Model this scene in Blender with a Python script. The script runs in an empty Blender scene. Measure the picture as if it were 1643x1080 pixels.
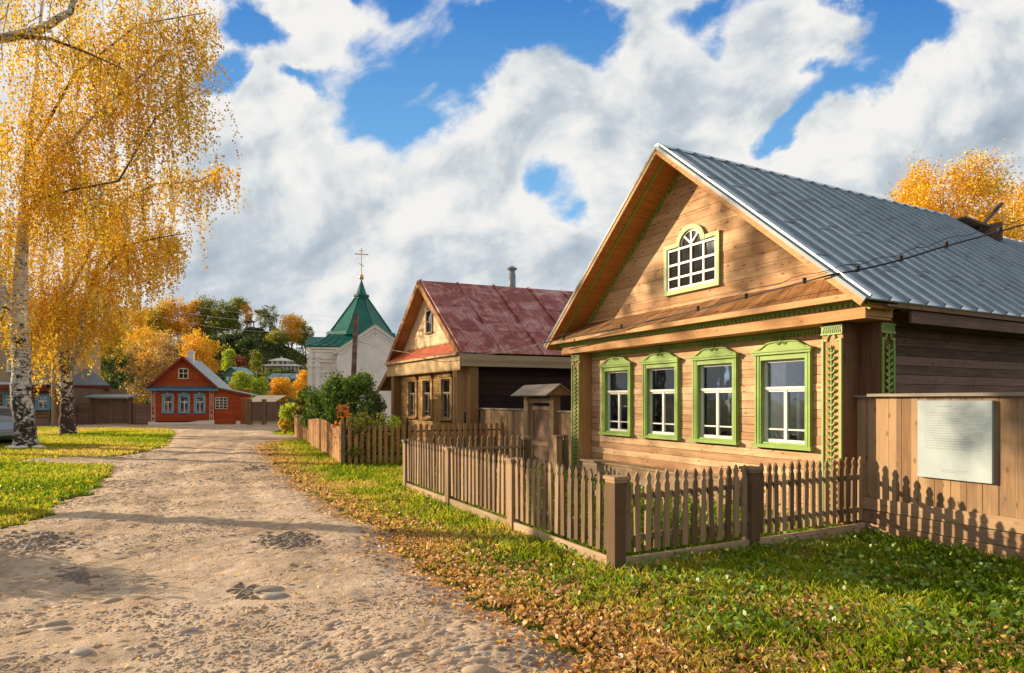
import bpy, math, random
import numpy as np
from mathutils import Vector, Matrix
random.seed(7); rng = np.random.default_rng(11)
S = bpy.context.scene; COL = S.collection; R = math.radians
# ---------------------------------------------------------------- camera
F = 1010.0; CX = 821.5; HY = 643.0; EYE = 1.65         # focal length (px of 1643), horizon row, eye height
cam = bpy.data.objects.new('camera', bpy.data.cameras.new('camera')); COL.objects.link(cam)
cam.data.sensor_width = 36; cam.data.lens = 36 * F / 1643
cam.data.shift_y = (HY - 540) / 1643
cam.data.clip_start = .05; cam.data.clip_end = 6000
cam.location = (0, 0, EYE); cam.rotation_euler = (R(90), 0, 0)
S.camera = cam
# ---------------------------------------------------------------- light
SUN_DIR = Vector((-.959, .282, 0)).normalized(); ELEV = R(15)
ld = bpy.data.lights.new('sun', 'SUN'); ld.energy = 5.0; ld.angle = R(.5); ld.color = (1, .80, .53)
sun = bpy.data.objects.new('sun', ld); COL.objects.link(sun)
tr = Vector((-SUN_DIR.x * math.cos(ELEV), -SUN_DIR.y * math.cos(ELEV), -math.sin(ELEV)))
sun.rotation_euler = tr.to_track_quat('-Z', 'Y').to_euler(); sun.location = (-30, 10, 30)
S.view_settings.view_transform = 'Standard'; S.view_settings.look = 'None'
S.view_settings.exposure = 0.72; S.view_settings.gamma = 1; S.view_settings.use_curve_mapping = False
# ---------------------------------------------------------------- node helper
class NT:
    def __init__(s, nt): s.nt = nt
    def n(s, t, ins=None, **props):
        nd = s.nt.nodes.new(t)
        for k, v in props.items(): setattr(nd, k, v)
        for k, v in (ins or {}).items():
            i = nd.inputs[k]
            if isinstance(v, bpy.types.NodeSocket): s.nt.links.new(v, i)
            else: i.default_value = v
        return nd
    def m(s, op, a, b=None, c=None, clamp=False):
        d = {0: a}
        if b is not None: d[1] = b
        if c is not None: d[2] = c
        return s.n('ShaderNodeMath', d, operation=op, use_clamp=clamp).outputs[0]
    def mix(s, f, a, b, blend='MIX'):
        nd = s.n('ShaderNodeMix', None, data_type='RGBA', blend_type=blend)
        for i, v in ((0, f), (6, a), (7, b)):
            if isinstance(v, bpy.types.NodeSocket): s.nt.links.new(v, nd.inputs[i])
            else: nd.inputs[i].default_value = v if i == 0 else c4(v)
        return nd.outputs[2]
    def ramp(s, f, stops, interp='LINEAR'):
        nd = s.n('ShaderNodeValToRGB', {0: f}); cr = nd.color_ramp; cr.interpolation = interp
        while len(cr.elements) > 1: cr.elements.remove(cr.elements[-1])
        cr.elements[0].position = stops[0][0]; cr.elements[0].color = c4(stops[0][1])
        for p, c in stops[1:]: cr.elements.new(p).color = c4(c)
        return nd.outputs[0]
    def ss(s, x, a, b):    # smoothstep 0..1
        return s.n('ShaderNodeMapRange', {0: x, 1: a, 2: b, 3: 0.0, 4: 1.0}, interpolation_type='SMOOTHSTEP').outputs[0]
    def noise(s, vec, scale, detail=4, rough=.55, dist=0.0):
        return s.n('ShaderNodeTexNoise', {'Vector': vec, 'Scale': scale, 'Detail': detail, 'Roughness': rough, 'Distortion': dist}).outputs[0]
    def vm(s, op, a, b=None, sc=None):
        d = {0: a}
        if b is not None: d[1] = b
        if sc is not None: d['Scale'] = sc
        nd = s.n('ShaderNodeVectorMath', d, operation=op)
        return nd.outputs['Value'] if op in ('DOT_PRODUCT', 'LENGTH', 'DISTANCE') else nd.outputs[0]
def c4(c): return (c, c, c, 1) if isinstance(c, (int, float)) else (tuple(c) + (1,))[:4]
def newmat(name):
    m = bpy.data.materials.new(name); m.use_nodes = True; m.node_tree.nodes.clear()
    return m, NT(m.node_tree)
def finish(m, t, col, rough=.8, metal=0.0, bump=None, bstr=.3, bdist=.01, spec=.3, coat=0.0, emis=None):
    ins = {'Base Color': col if isinstance(col, bpy.types.NodeSocket) else c4(col), 'Roughness': rough, 'Metallic': metal, 'Specular IOR Level': spec, 'Coat Weight': coat}
    if bump is not None:
        ins['Normal'] = t.n('ShaderNodeBump', {'Height': bump, 'Strength': bstr, 'Distance': bdist}).outputs[0]
    p = t.n('ShaderNodeBsdfPrincipled', ins)
    t.n('ShaderNodeOutputMaterial', {0: p.outputs[0]}); return m
# ---------------------------------------------------------------- world: blue sky with cumulus
w = bpy.data.worlds.new('World'); S.world = w; w.use_nodes = True
w.cycles.sampling_method = 'MANUAL'; w.cycles.sample_map_resolution = 256
t = NT(w.node_tree); w.node_tree.nodes.clear()
sky = t.n('ShaderNodeTexSky', None, sky_type='NISHITA', sun_disc=False, sun_elevation=R(15), sun_rotation=R(-73.6), altitude=100, air_density=1.0, dust_density=.4, ozone_density=3.0).outputs[0]
tc = t.n('ShaderNodeTexCoord').outputs['Generated']
def dirpx(px, py):
    v = Vector(((px - CX) / F, 1, (HY - py) / F)); return v.normalized()
sepz = t.n('ShaderNodeSeparateXYZ', {0: tc}).outputs
dd = t.m('ADD', t.m('ABSOLUTE', sepz[1]), .04)
pu, pv = t.m('DIVIDE', sepz[0], dd), t.m('DIVIDE', sepz[2], dd)          # cloud sheet coordinates
P0 = t.n('ShaderNodeCombineXYZ', {0: pu, 1: pv}).outputs[0]
ca, sa = math.cos(R(33)), math.sin(R(33))                                 # the cloud bands climb to the right
ra = t.m('ADD', t.m('MULTIPLY', pu, ca), t.m('MULTIPLY', pv, sa)); rb = t.m('SUBTRACT', t.m('MULTIPLY', pv, ca), t.m('MULTIPLY', pu, sa))
PR = t.n('ShaderNodeCombineXYZ', {0: t.m('MULTIPLY', ra, .62), 1: rb}).outputs[0]
def warp(P, sc, amt, det=4):
    w_ = t.n('ShaderNodeTexNoise', {'Vector': P, 'Scale': sc, 'Detail': det, 'Roughness': .55}).outputs['Color']
    return t.vm('ADD', P, t.vm('SCALE', t.vm('SUBTRACT', w_, (.5, .5, .5)), sc=amt))
PW = warp(warp(P0, 2.6, .20, 2), 8.0, .15, 6); PRW = warp(PR, 2.5, .22, 4)
holes = [(640, 180, 95, 90, 0), (690, 100, 90, 60, 0), (770, 60, 95, 45, 0), (640, 20, 70, 30, 0), (735, 160, 60, 50, 0), (880, 40, 60, 35, 0), (960, 70, 40, 40, 0),
         (1100, 30, 70, 42, 0), (1290, 10, 90, 34, 0), (1400, 95, 120, 48, 40), (1440, 50, 90, 50, 0), (1300, 185, 95, 30, 30), (1235, 240, 45, 24, 20),
         (890, 318, 46, 34, -30), (925, 352, 42, 20, 0), (490, 165, 46, 20, 0), (385, 90, 58, 34, 0), (355, 20, 44, 26, 0), (350, 165, 26, 34, 0), (540, 15, 40, 14, 0), (1265, 160, 40, 20, 0), (665, 232, 40, 18, 0), (1225, 255, 30, 14, 0)]
def blob(src, px, py, rx, ry, ang, k0=.0, k1=1.75):
    c_ = t.vm('SUBTRACT', src, ((px - CX) / F, (HY - py) / F, 0)); s_ = t.n('ShaderNodeSeparateXYZ', {0: c_}).outputs; a_ = R(ang); cc, sn = math.cos(a_), math.sin(a_)
    uu = t.m('MULTIPLY', t.m('ADD', t.m('MULTIPLY', s_[0], cc), t.m('MULTIPLY', s_[1], sn)), F / rx); vv = t.m('MULTIPLY', t.m('SUBTRACT', t.m('MULTIPLY', s_[1], cc), t.m('MULTIPLY', s_[0], sn)), F / ry)
    r_ = t.m('SQRT', t.m('ADD', t.m('MULTIPLY', uu, uu), t.m('MULTIPLY', vv, vv)))
    return t.n('ShaderNodeMapRange', {0: r_, 1: k0, 2: k1, 3: 1.0, 4: 0.0}, interpolation_type='SMOOTHSTEP').outputs[0]
h = None
for q in holes:
    v = blob(PW, *q); h = v if h is None else t.m('MAXIMUM', h, v) if q[2] < 30 else t.m('ADD', h, t.m('MULTIPLY', v, t.m('SUBTRACT', 1.0, h, clamp=True)))
fine = t.noise(PRW, 7.0, 9, .60, .0); mid = t.noise(PRW, 2.6, 5, .5, .0)
hol = t.m('ADD', h, t.m('ADD', t.m('MULTIPLY', t.m('SUBTRACT', fine, .5), 2.6), t.m('MULTIPLY', t.m('SUBTRACT', mid, .5), .6)))
hol = t.m('SUBTRACT', t.m('ADD', hol, .0), t.m('MULTIPLY', t.m('SUBTRACT', 1.0, t.ss(h, .0, .25)), .35))
cover = t.m('SUBTRACT', 1.0, t.ss(hol, .25, .85))
# cloud body: bright tops, grey bases
greys = [(500, 390, 200, 60, 12, .75), (400, 440, 120, 40, 0, .5), (560, 320, 130, 40, 15, .6), (800, 430, 190, 60, 0, .9), (760, 330, 110, 40, 15, .6), (1100, 170, 150, 60, 25, .8), (1130, 270, 140, 40, 20, .6), (1400, 300, 170, 50, 18, .9), (1580, 230, 130, 60, 25, .8), (330, 300, 60, 50, 0, .5), (1250, 120, 110, 40, 30, .55), (700, 500, 260, 30, 0, .35), (1500, 370, 130, 40, 0, .6)]
g = None
for (px, py, rx, ry, an, am) in greys:
    v = t.m('MULTIPLY', blob(PW, px, py, rx, ry, an, .1, 1.6), am); g = v if g is None else t.m('MAXIMUM', g, v)
body = t.noise(PRW, 4.2, 4, .5, .2); PP = t.vm('ADD', t.mix(.5, P0, PR), (3.3, 1.7, 0)); body2 = t.noise(PP, 7.0, 8, .56, .25); body3 = t.noise(t.vm('ADD', PP, (-.022, .030, 0)), 7.0, 5, .56, .25)
shade = t.m('ADD', t.m('MULTIPLY', t.m('SUBTRACT', body, .5), 1.7), t.m('ADD', t.m('MULTIPLY', t.m('SUBTRACT', body2, .5), .9), t.m('MULTIPLY', t.m('SUBTRACT', body2, body3), 2.0)))
shade = t.m('ADD', shade, t.m('SUBTRACT', .90, t.m('MULTIPLY', g, .46)))
shade = t.m('ADD', shade, t.m('MULTIPLY', t.ss(h, .02, .5), .16))
bright = t.ramp(shade, [(.0, (.40, .48, .57)), (.3, (.52, .60, .67)), (.5, (.63, .69, .75)), (.74, (.84, .87, .88)), (1.0, (1.0, .985, .96))])
hor = t.ss(pv, .16, .0)
bright = t.mix(t.m('MULTIPLY', hor, .45), bright, (.84, .87, .88))
bright = t.vm('SCALE', bright, sc=1.0)
skyc = t.mix(.75, t.vm('SCALE', sky, sc=.13), (.02, .23, .76))
skyc = t.mix(t.ss(pv, .75, .20), skyc, (.24, .57, .95))
outc = t.mix(cover, skyc, bright)
bg = t.n('ShaderNodeBackground', {0: t.vm('SCALE', outc, sc=t.m('MULTIPLY', t.m('SUBTRACT', 1.0, t.m('MULTIPLY', t.ss(sepz[2], .50, .80), .35)), t.m('SUBTRACT', 1.0, t.m('MULTIPLY', t.ss(sepz[1], .0, -.5), .15)))), 1: .55})  # dimming added overhead and behind the camera to weaken the sky fill
t.n('ShaderNodeOutputWorld', {0: bg.outputs[0]})
# ---------------------------------------------------------------- mesh builders
class MB:
    def __init__(s, tf=None): s.v = []; s.f = []; s.sm = []; s.tf = tf
    def add(s, vs, fs, smooth=False):
        o = len(s.v); s.v += [tuple(p) for p in vs]; s.f += [tuple(i + o for i in f) for f in fs]; s.sm += [smooth] * len(fs)
    def hexa(s, p):  # 4 bottom, 4 top
        s.add(p, [(3, 2, 1, 0), (4, 5, 6, 7), (0, 1, 5, 4), (1, 2, 6, 5), (2, 3, 7, 6), (3, 0, 4, 7)])
    def box(s, x0, x1, y0, y1, z0, z1):
        s.hexa([(x0, y0, z0), (x1, y0, z0), (x1, y1, z0), (x0, y1, z0), (x0, y0, z1), (x1, y0, z1), (x1, y1, z1), (x0, y1, z1)])
    def poly(s, pts, y0, y1):      # outline in x,z (counter-clockwise seen from -y), extruded along y
        n = len(pts); vs = [(x, y0, z) for x, z in pts] + [(x, y1, z) for x, z in pts]
        fs = [tuple(range(n)), tuple(range(2 * n - 1, n - 1, -1))] + [(i, i + n, (i + 1) % n + n, (i + 1) % n) for i in range(n)]
        s.add(vs, fs)
    def polyx(s, pts, x0, x1):     # outline in y,z extruded along x
        n = len(pts); vs = [(x0, y, z) for y, z in pts] + [(x1, y, z) for y, z in pts]
        s.add(vs, [tuple(range(n)), tuple(range(2 * n - 1, n - 1, -1))] + [(i, i + n, (i + 1) % n + n, (i + 1) % n) for i in range(n)])
    def slope(s, A, B, y0, y1, n0, n1):  # slab along slope A(x,z)->B(x,z), normals up
        dx, dz = B[0] - A[0], B[1] - A[1]; L = math.hypot(dx, dz); nx, nz = -dz / L, dx / L
        if nz < 0: nx, nz = -nx, -nz
        q = [(A[0] + nx * n0, A[1] + nz * n0), (B[0] + nx * n0, B[1] + nz * n0), (B[0] + nx * n1, B[1] + nz * n1), (A[0] + nx * n1, A[1] + nz * n1)]
        s.poly(q, y0, y1)
    def bar(s, a, b, w, h=None):
        a, b = Vector(a), Vector(b); d = (b - a).normalized(); h = w if h is None else h
        up = Vector((0, 0, 1)) if abs(d.z) < .95 else Vector((0, 1, 0))
        sx = d.cross(up).normalized() * w / 2; sy = sx.cross(d).normalized() * h / 2
        s.hexa([a - sx - sy, a + sx - sy, a + sx + sy, a - sx + sy, b - sx - sy, b + sx - sy, b + sx + sy, b - sx + sy])
    def tube(s, pts, rad, seg=8, smooth=True, cap=True):
        pts = [Vector(p) for p in pts]; rad = rad if hasattr(rad, '__len__') else [rad] * len(pts)
        o = []; n = len(pts)
        ref = Vector((.3, .9, .1))
        for i, p in enumerate(pts):
            d = (pts[min(i + 1, n - 1)] - pts[max(i - 1, 0)]).normalized()
            a = d.cross(ref if abs(d.dot(ref)) < .95 else Vector((1, 0, 0))).normalized(); b = d.cross(a)
            for k in range(seg):
                an = 2 * math.pi * k / seg; o.append(p + (a * math.cos(an) + b * math.sin(an)) * rad[i])
        fs = [(i * seg + k, i * seg + (k + 1) % seg, (i + 1) * seg + (k + 1) % seg, (i + 1) * seg + k) for i in range(n - 1) for k in range(seg)]
        if cap: fs += [tuple(range(seg - 1, -1, -1)), tuple(range((n - 1) * seg, n * seg))]
        s.add(o, fs, smooth)
    def lathe(s, c, prof, seg=12, smooth=True, a0=0.0):
        vs = [(c[0] + r * math.cos(a0 + 2 * math.pi * k / seg), c[1] + r * math.sin(a0 + 2 * math.pi * k / seg), c[2] + z) for r, z in prof for k in range(seg)]
        n = len(prof)
        fs = [(i * seg + k, i * seg + (k + 1) % seg, (i + 1) * seg + (k + 1) % seg, (i + 1) * seg + k) for i in range(n - 1) for k in range(seg)]
        fs += [tuple(range(seg - 1, -1, -1)), tuple(range((n - 1) * seg, n * seg))]
        s.add(vs, fs, smooth)
    def build(s, name, mat, parent=None, bevel=0):
        me = bpy.data.meshes.new(name); vs = s.v if s.tf is None else [s.tf(*p) for p in s.v]
        me.from_pydata([tuple(p) for p in vs], [], s.f); me.polygons.foreach_set('use_smooth', s.sm); me.update()
        import bmesh
        b = bmesh.new(); b.from_mesh(me); bmesh.ops.recalc_face_normals(b, faces=b.faces); b.to_mesh(me); b.free()
        o = bpy.data.objects.new(name, me); COL.objects.link(o)
        if mat: me.materials.append(mat)
        if parent: o.parent = parent
        if bevel:
            m = o.modifiers.new('b', 'BEVEL'); m.width = bevel; m.segments = 1; m.limit_method = 'ANGLE'
        return o
def tag(o, label=None, cat=None, group=None, kind=None):
    for k, v in (('label', label), ('category', cat), ('group', group), ('kind', kind)):
        if v: o[k] = v
    return o
def thing(name, label, cat, loc=(0, 0, 0), rz=0.0, group=None):
    o = bpy.data.objects.new(name, None); COL.objects.link(o); o.location = loc; o.rotation_euler = (0, 0, rz)
    o.empty_display_size = .2
    return tag(o, label, cat, group)
def copy_obj(o, parent, loc=None, rz=None):
    c = o.copy(); COL.objects.link(c); c.parent = parent
    if loc is not None: c.location = loc
    if rz is not None: c.rotation_euler = (0, 0, rz)
    return c
def X_(px, Y): return (px - CX) / F * Y
def Z_(py, Y): return EYE + (HY - py) / F * Y
def YG(py): return F * EYE / (py - HY)
class Fr:
    """a plan frame: origin, direction of local +x; local +y is to its left (into the building)"""
    def __init__(s, ox, oy, dx, dy):
        L = math.hypot(dx, dy); s.o = (ox, oy); s.x = (dx / L, dy / L); s.y = (-dy / L, dx / L); s.rz = math.atan2(dy, dx)
    def w(s, x, y): return (s.o[0] + s.x[0] * x + s.y[0] * y, s.o[1] + s.x[1] * x + s.y[1] * y)
    def sx(s, px, y=0.0):
        r = (px - CX) / F; bx, by = s.w(0, y); return (r * by - bx) / (s.x[0] - r * s.x[1])
    def z(s, py, x, y=0.0): return EYE + (HY - py) / F * s.w(x, y)[1]
# ---------------------------------------------------------------- materials
def coords(t, rnd=True):
    tcn = t.n('ShaderNodeTexCoord').outputs['Object']
    if not rnd: return tcn
    r = t.n('ShaderNodeObjectInfo').outputs['Random']
    return t.vm('ADD', tcn, t.vm('SCALE', (7.3, 5.1, 9.7), sc=r)), r, tcn
def wood(name, dark, light, axis='x', plank=None, knots=.5, rough=.75, grain=1.0, vary=.5, weather=None, bstr=.35, kcol=None):
    m, t = newmat(name); v, r, raw = coords(t)
    sp = t.n('ShaderNodeSeparateXYZ', {0: raw}).outputs; pid = r
    if plank:
        fl = t.m('FLOOR', t.m('DIVIDE', sp['xyz'.index(plank[0])], plank[1]))
        wn = t.n('ShaderNodeTexWhiteNoise', {'W': t.m('ADD', fl, t.m('MULTIPLY', r, 31.0))}, noise_dimensions='1D').outputs
        pid = wn['Value']; v = t.vm('ADD', v, t.vm('SCALE', wn['Color'], sc=23.0))
    sc = [26.0 * grain] * 3; sc['xyz'.index(axis)] = 1.3 * grain
    g = t.noise(t.vm('MULTIPLY', v, tuple(sc)), 1.0, 5, .6, .5)
    sc2 = [80.0] * 3; sc2['xyz'.index(axis)] = 4.0
    g2 = t.noise(t.vm('MULTIPLY', v, tuple(sc2)), 1.0, 2, .5)
    big = t.noise(v, 1.6, 3, .5)
    f = t.m('ADD', t.m('MULTIPLY', g, .75), t.m('MULTIPLY', t.m('SUBTRACT', pid, .5), vary))
    f = t.m('ADD', f, t.m('MULTIPLY', t.m('SUBTRACT', g2, .5), .35)); f = t.m('ADD', f, t.m('MULTIPLY', t.m('SUBTRACT', big, .5), .5))
    f = t.m('ADD', f, .12, clamp=True)
    col = t.mix(t.ss(f, .1, .9), dark, light)
    if knots:
        ks = [11.0] * 3; ks['xyz'.index(axis)] = 5.0
        vo = t.n('ShaderNodeTexVoronoi', {'Vector': t.vm('ADD', t.vm('MULTIPLY', v, tuple(ks)), t.vm('SCALE', (1, 1, 1), sc=t.m('MULTIPLY', g2, .2))), 'Scale': 1.0, 'Randomness': 1.0}).outputs['Distance']
        k = t.n('ShaderNodeMapRange', {0: vo, 1: .09, 2: .22, 3: knots, 4: 0.0}, interpolation_type='SMOOTHSTEP').outputs[0]
        col = t.mix(k, col, kcol or tuple(c * .38 for c in dark[:3]))
    if weather:
        wz = t.noise(t.vm('MULTIPLY', v, (2.2, 2.2, .7)), 1.5, 6, .65, .6)
        col = t.mix(t.m('MULTIPLY', t.ss(wz, .45, .72), weather[1]), col, weather[0])
    return finish(m, t, col, rough, bump=t.m('ADD', g, t.m('MULTIPLY', g2, .5)), bstr=bstr, bdist=.006, spec=.25)
def paint(name, col, rough=.5, var=.18, dirt=None, scale=3.0, metal=0.0, bstr=.12, spec=.4):
    m, t = newmat(name); v, r, raw = coords(t)
    a = t.noise(v, scale, 6, .6); b = t.noise(v, scale * 12, 4, .6)
    f = t.m('ADD', t.m('MULTIPLY', a, .7), t.m('MULTIPLY', b, .3))
    c = t.mix(t.ss(f, .3, .7), tuple(x * (1 - var) for x in col), tuple(min(1, x * (1 + var)) for x in col))
    if dirt: c = t.mix(t.m('MULTIPLY', t.ss(b, .52, .7), dirt[1]), c, dirt[0])
    return finish(m, t, c, rough, metal, bump=b, bstr=bstr, bdist=.004, spec=spec)
def leafmat(name, stops, trans=.45):
    m, t = newmat(name); a = t.n('ShaderNodeAttribute', None, attribute_name='tint').outputs['Fac']
    c = t.ramp(a, stops)
    d = t.n('ShaderNodeBsdfDiffuse', {0: c}); tr = t.n('ShaderNodeBsdfTranslucent', {0: t.mix(.35, c, (1, .9, .3), 'MULTIPLY')})
    g = t.n('ShaderNodeBsdfGlossy', {0: (1, 1, 1, 1), 1: .45})
    x = t.n('ShaderNodeMixShader', {0: trans, 1: d.outputs[0], 2: tr.outputs[0]})
    y = t.n('ShaderNodeMixShader', {0: .04, 1: x.outputs[0], 2: g.outputs[0]})
    t.n('ShaderNodeOutputMaterial', {0: y.outputs[0]}); return m
def glassmat(name, fac=.16, tint=(.9, .95, 1)):
    m, t = newmat(name)
    fr = t.m('ADD', t.n('ShaderNodeFresnel', {0: 1.5}).outputs[0], fac, clamp=True)
    v = coords(t, False); nz = t.noise(v, 1.3, 3, .5)
    bp = t.n('ShaderNodeBump', {'Height': nz, 'Strength': .25, 'Distance': .02}).outputs[0]
    a = t.n('ShaderNodeBsdfTransparent', {0: c4(tint)}); g = t.n('ShaderNodeBsdfGlossy', {0: (.9, .95, 1, 1), 1: .03, 'Normal': bp})
    x = t.n('ShaderNodeMixShader', {0: fr, 1: a.outputs[0], 2: g.outputs[0]})
    t.n('ShaderNodeOutputMaterial', {0: x.outputs[0]}); return m
M = {}
M['fresh'] = wood('fresh planks', (.36, .19, .09), (.74, .49, .29), 'x', ('z', .118), .75, kcol=(.22, .08, .03), vary=.45, weather=((.30, .17, .09), .4))
M['gable'] = wood('gable planks', (.40, .21, .095), (.74, .49, .28), 'x', ('z', .165), .85, kcol=(.20, .07, .03), vary=.4, weather=((.30, .17, .09), .35))
M['fresh_v'] = wood('fresh boards upright', (.37, .18, .07), (.62, .36, .17), 'z', ('x', .16), .5, kcol=(.2, .07, .03))
M['soffit'] = wood('soffit boards', (.36, .14, .03), (.58, .27, .07), 'y', None, .35, vary=.2)
M['pent'] = wood('pent roof boards', (.17, .075, .028), (.40, .20, .08), 'y', ('x', .133), .2, vary=.35, weather=((.13, .075, .045), .5))
M['beam'] = wood('beam board', (.45, .22, .09), (.70, .42, .21), 'x', None, .6, kcol=(.24, .09, .03), vary=.2)
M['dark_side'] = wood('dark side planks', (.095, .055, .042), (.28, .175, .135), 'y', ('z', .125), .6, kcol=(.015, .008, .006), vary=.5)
M['dark_post'] = wood('dark corner boards', (.10, .045, .022), (.24, .12, .06), 'z', ('x', .14), .6, kcol=(.03, .012, .008), vary=.4)
M['fence'] = wood('weathered fence wood', (.12, .072, .038), (.37, .24, .135), 'z', None, .4, kcol=(.07, .04, .02), vary=.85, weather=((.26, .21, .17), .45))
M['fence_x'] = wood('weathered fence board', (.22, .14, .08), (.52, .37, .23), 'x', None, .55, kcol=(.16, .08, .04), vary=.4, weather=((.36, .30, .24), .4))
M['plank'] = wood('board fence planks', (.20, .11, .055), (.43, .27, .145), 'z', ('x', .172), .6, kcol=(.08, .04, .02), vary=.6, weather=((.24, .18, .14), .5))
M['plank_x'] = wood('board fence boards', (.24, .135, .075), (.43, .27, .155), 'x', ('z', .155), .5, kcol=(.08, .04, .02), vary=.5, weather=((.24, .18, .14), .4))
M['greywood'] = wood('grey old wood', (.20, .16, .125), (.42, .35, .28), 'x', None, .3, vary=.3)
M['green'] = paint('lime green paint', (.235, .37, .065), .55, .2, ((.20, .20, .08), .55))
M['pale_green'] = paint('pale green paint', (.27, .39, .11), .5, .14)
M['white'] = paint('white paint', (.72, .70, .66), .45, .06, ((.5, .46, .4), .3))
M['glass'] = glassmat('window glass', .05)
M['curtain'] = paint('net curtain', (.62, .56, .48), .9, .1)
M['black'] = paint('black iron', (.012, .011, .010), .5, .2)
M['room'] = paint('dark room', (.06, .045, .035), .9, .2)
# metal roofs
def tin(name, stops, rough, metal, scale=1.0, rot=False):
    m, t = newmat(name); v = coords(t, False)
    a = t.noise(t.vm('MULTIPLY', v, (1.2, 1.2, 1.2)), 1.1 * scale, 8, .68, 1.2)
    b = t.noise(t.vm('MULTIPLY', v, (.8, 9, .8)), 2.0 * scale, 4, .6)
    f = t.m('ADD', t.m('MULTIPLY', a, .75), t.m('MULTIPLY', b, .25))
    c = t.ramp(f, stops)
    return finish(m, t, c, t.m('ADD', rough, t.m('MULTIPLY', t.m('SUBTRACT', a, .5), .4)), metal, bump=t.m('ADD', a, b), bstr=.2, bdist=.02, spec=.5)
M['zinc'] = tin('galvanised roof', [(.3, (.42, .52, .62)), (.5, (.60, .70, .78)), (.7, (.82, .88, .92))], .32, .55, .5)
M['redroof'] = tin('faded red roof', [(.36, (.19, .035, .028)), (.47, (.28, .06, .05)), (.54, (.42, .18, .16)), (.63, (.54, .34, .32)), (.75, (.30, .10, .085))], .55, .15, 1.0)
M['redtin'] = paint('red tin', (.62, .13, .05), .5, .2)
M['greenroof'] = paint('green metal roof', (.005, .125, .095), .35, .3, scale=1.2)
M['seam'] = paint('shadow toned roof seams', (.27, .33, .38), .45, .2, metal=.4)  # seam shadows put into the colour: ribs darker than the roof sheets
M['greytin'] = paint('grey tin roof', (.22, .25, .28), .5, .15)
M['goldm'] = paint('gilded metal', (.75, .50, .18), .3, .1, metal=.9)
M['plaster'] = paint('whitewashed brick', (.86, .84, .81), .85, .10, ((.5, .42, .36), .4), scale=1.5, bstr=.5)
M['orange_boards'] = wood('orange stained boards', (.30, .135, .045), (.52, .27, .11), 'z', ('x', .2), .35, vary=.5, weather=((.2, .13, .08), .4))
M['brown_gate'] = wood('brown painted gate', (.13, .075, .05), (.23, .14, .10), 'z', ('x', .25), .0, vary=.3)
M['brown_h'] = wood('brown painted boards', (.16, .09, .065), (.28, .17, .125), 'x', ('z', .2), .0, vary=.4)
M['redwall'] = wood('red-brown painted boards', (.28, .045, .012), (.46, .09, .022), 'x', ('z', .13), .0, vary=.4)
M['redtrim'] = paint('red-brown trim', (.20, .03, .012), .6)
M['blue'] = paint('blue paint', (.08, .26, .46), .55)
M['bluetin'] = paint('blue-grey tin', (.07, .14, .19), .5)
M['logs'] = wood('old log wall', (.11, .065, .04), (.27, .18, .11), 'x', None, .2, vary=.3)
M['beige'] = wood('beige painted boards', (.33, .24, .14), (.46, .34, .21), 'z', ('x', .16), 0, vary=.3)
M['cream'] = wood('cream gable boards', (.66, .46, .26), (.90, .68, .42), 'z', ('x', .15), .0, vary=.35)
M['h2front'] = wood('carved amber boards', (.34, .18, .055), (.66, .40, .15), 'x', ('z', .14), .25, vary=.4, weather=((.16, .08, .03), .55))
M['h2post'] = wood('old amber boards', (.22, .11, .04), (.40, .23, .10), 'z', ('x', .2), .25, vary=.4)
M['h2beam'] = wood('grey-brown beam', (.30, .20, .11), (.46, .33, .20), 'x', ('z', .11), .1, vary=.4)
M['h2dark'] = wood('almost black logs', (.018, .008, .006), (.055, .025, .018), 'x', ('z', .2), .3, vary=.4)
M['lace'] = paint('pale carved lace', (.62, .42, .20), .7)
# ---------------------------------------------------------------- shared timber pieces
def plank_wall(mb, x0, x1, z0, z1, h, y0, y1, holes=(), gap=.006, jit=.004):
    n = int(math.ceil((z1 - z0) / h)); rr = random.Random(3)
    for i in range(n):
        a, b = z0 + i * h, min(z1, z0 + (i + 1) * h) - gap
        if b - a < .01: continue
        segs = [(x0, x1)]
        for (hx0, hx1, hz0, hz1) in holes:
            if a < hz1 and b > hz0:
                segs = [q for (p, r) in segs for q in ((p, min(r, hx0)), (max(p, hx1), r)) if q[1] - q[0] > .01]
        j = rr.uniform(-jit, jit)
        for p, r in segs: mb.box(p, r, y0 + j, y1, a, b)
def gable_wall(mb, xl, xr, xm, zb, zt, h, y0, y1, slope, holes=(), inset=0.0):
    n = int((zt - zb) / h) + 1; rr = random.Random(5)
    for i in range(n):
        a, b = zb + i * h, zb + (i + 1) * h - .005
        hw0, hw1 = (zt - a) / slope - inset, (zt - b) / slope - inset
        if hw0 < .03: continue
        hw1 = max(hw1, .01); j = rr.uniform(-.004, .004)
        segs = [(-1e9, 1e9)]
        for (hx0, hx1, hz0, hz1) in holes:
            if a < hz1 and b > hz0: segs = [(-1e9, hx0), (hx1, 1e9)]
        for p, q in segs:
            l0, l1 = max(p, xm - hw0), max(p, xm - hw1); r0, r1 = min(q, xm + hw0), min(q, xm + hw1)
            if r0 - l0 < .02 or r1 <= l1: continue
            mb.poly([(l0, a), (r0, a), (r1, b), (l1, b)], y0 + j, y1)
def teeth(mb, x0, x1, zt, dz, step, y0, y1, rnd=True):
    n = max(1, int(round((x1 - x0) / step))); s = (x1 - x0) / n
    mb.box(x0, x1, y0, y1, zt - dz * .35, zt)
    for i in range(n):
        a = x0 + i * s
        mb.poly([(a + s * .08, zt - dz * .35), (a + s * .18, zt - dz * .8), (a + s * .5, zt - dz), (a + s * .82, zt - dz * .8), (a + s * .92, zt - dz * .35)], y0, y1)
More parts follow.
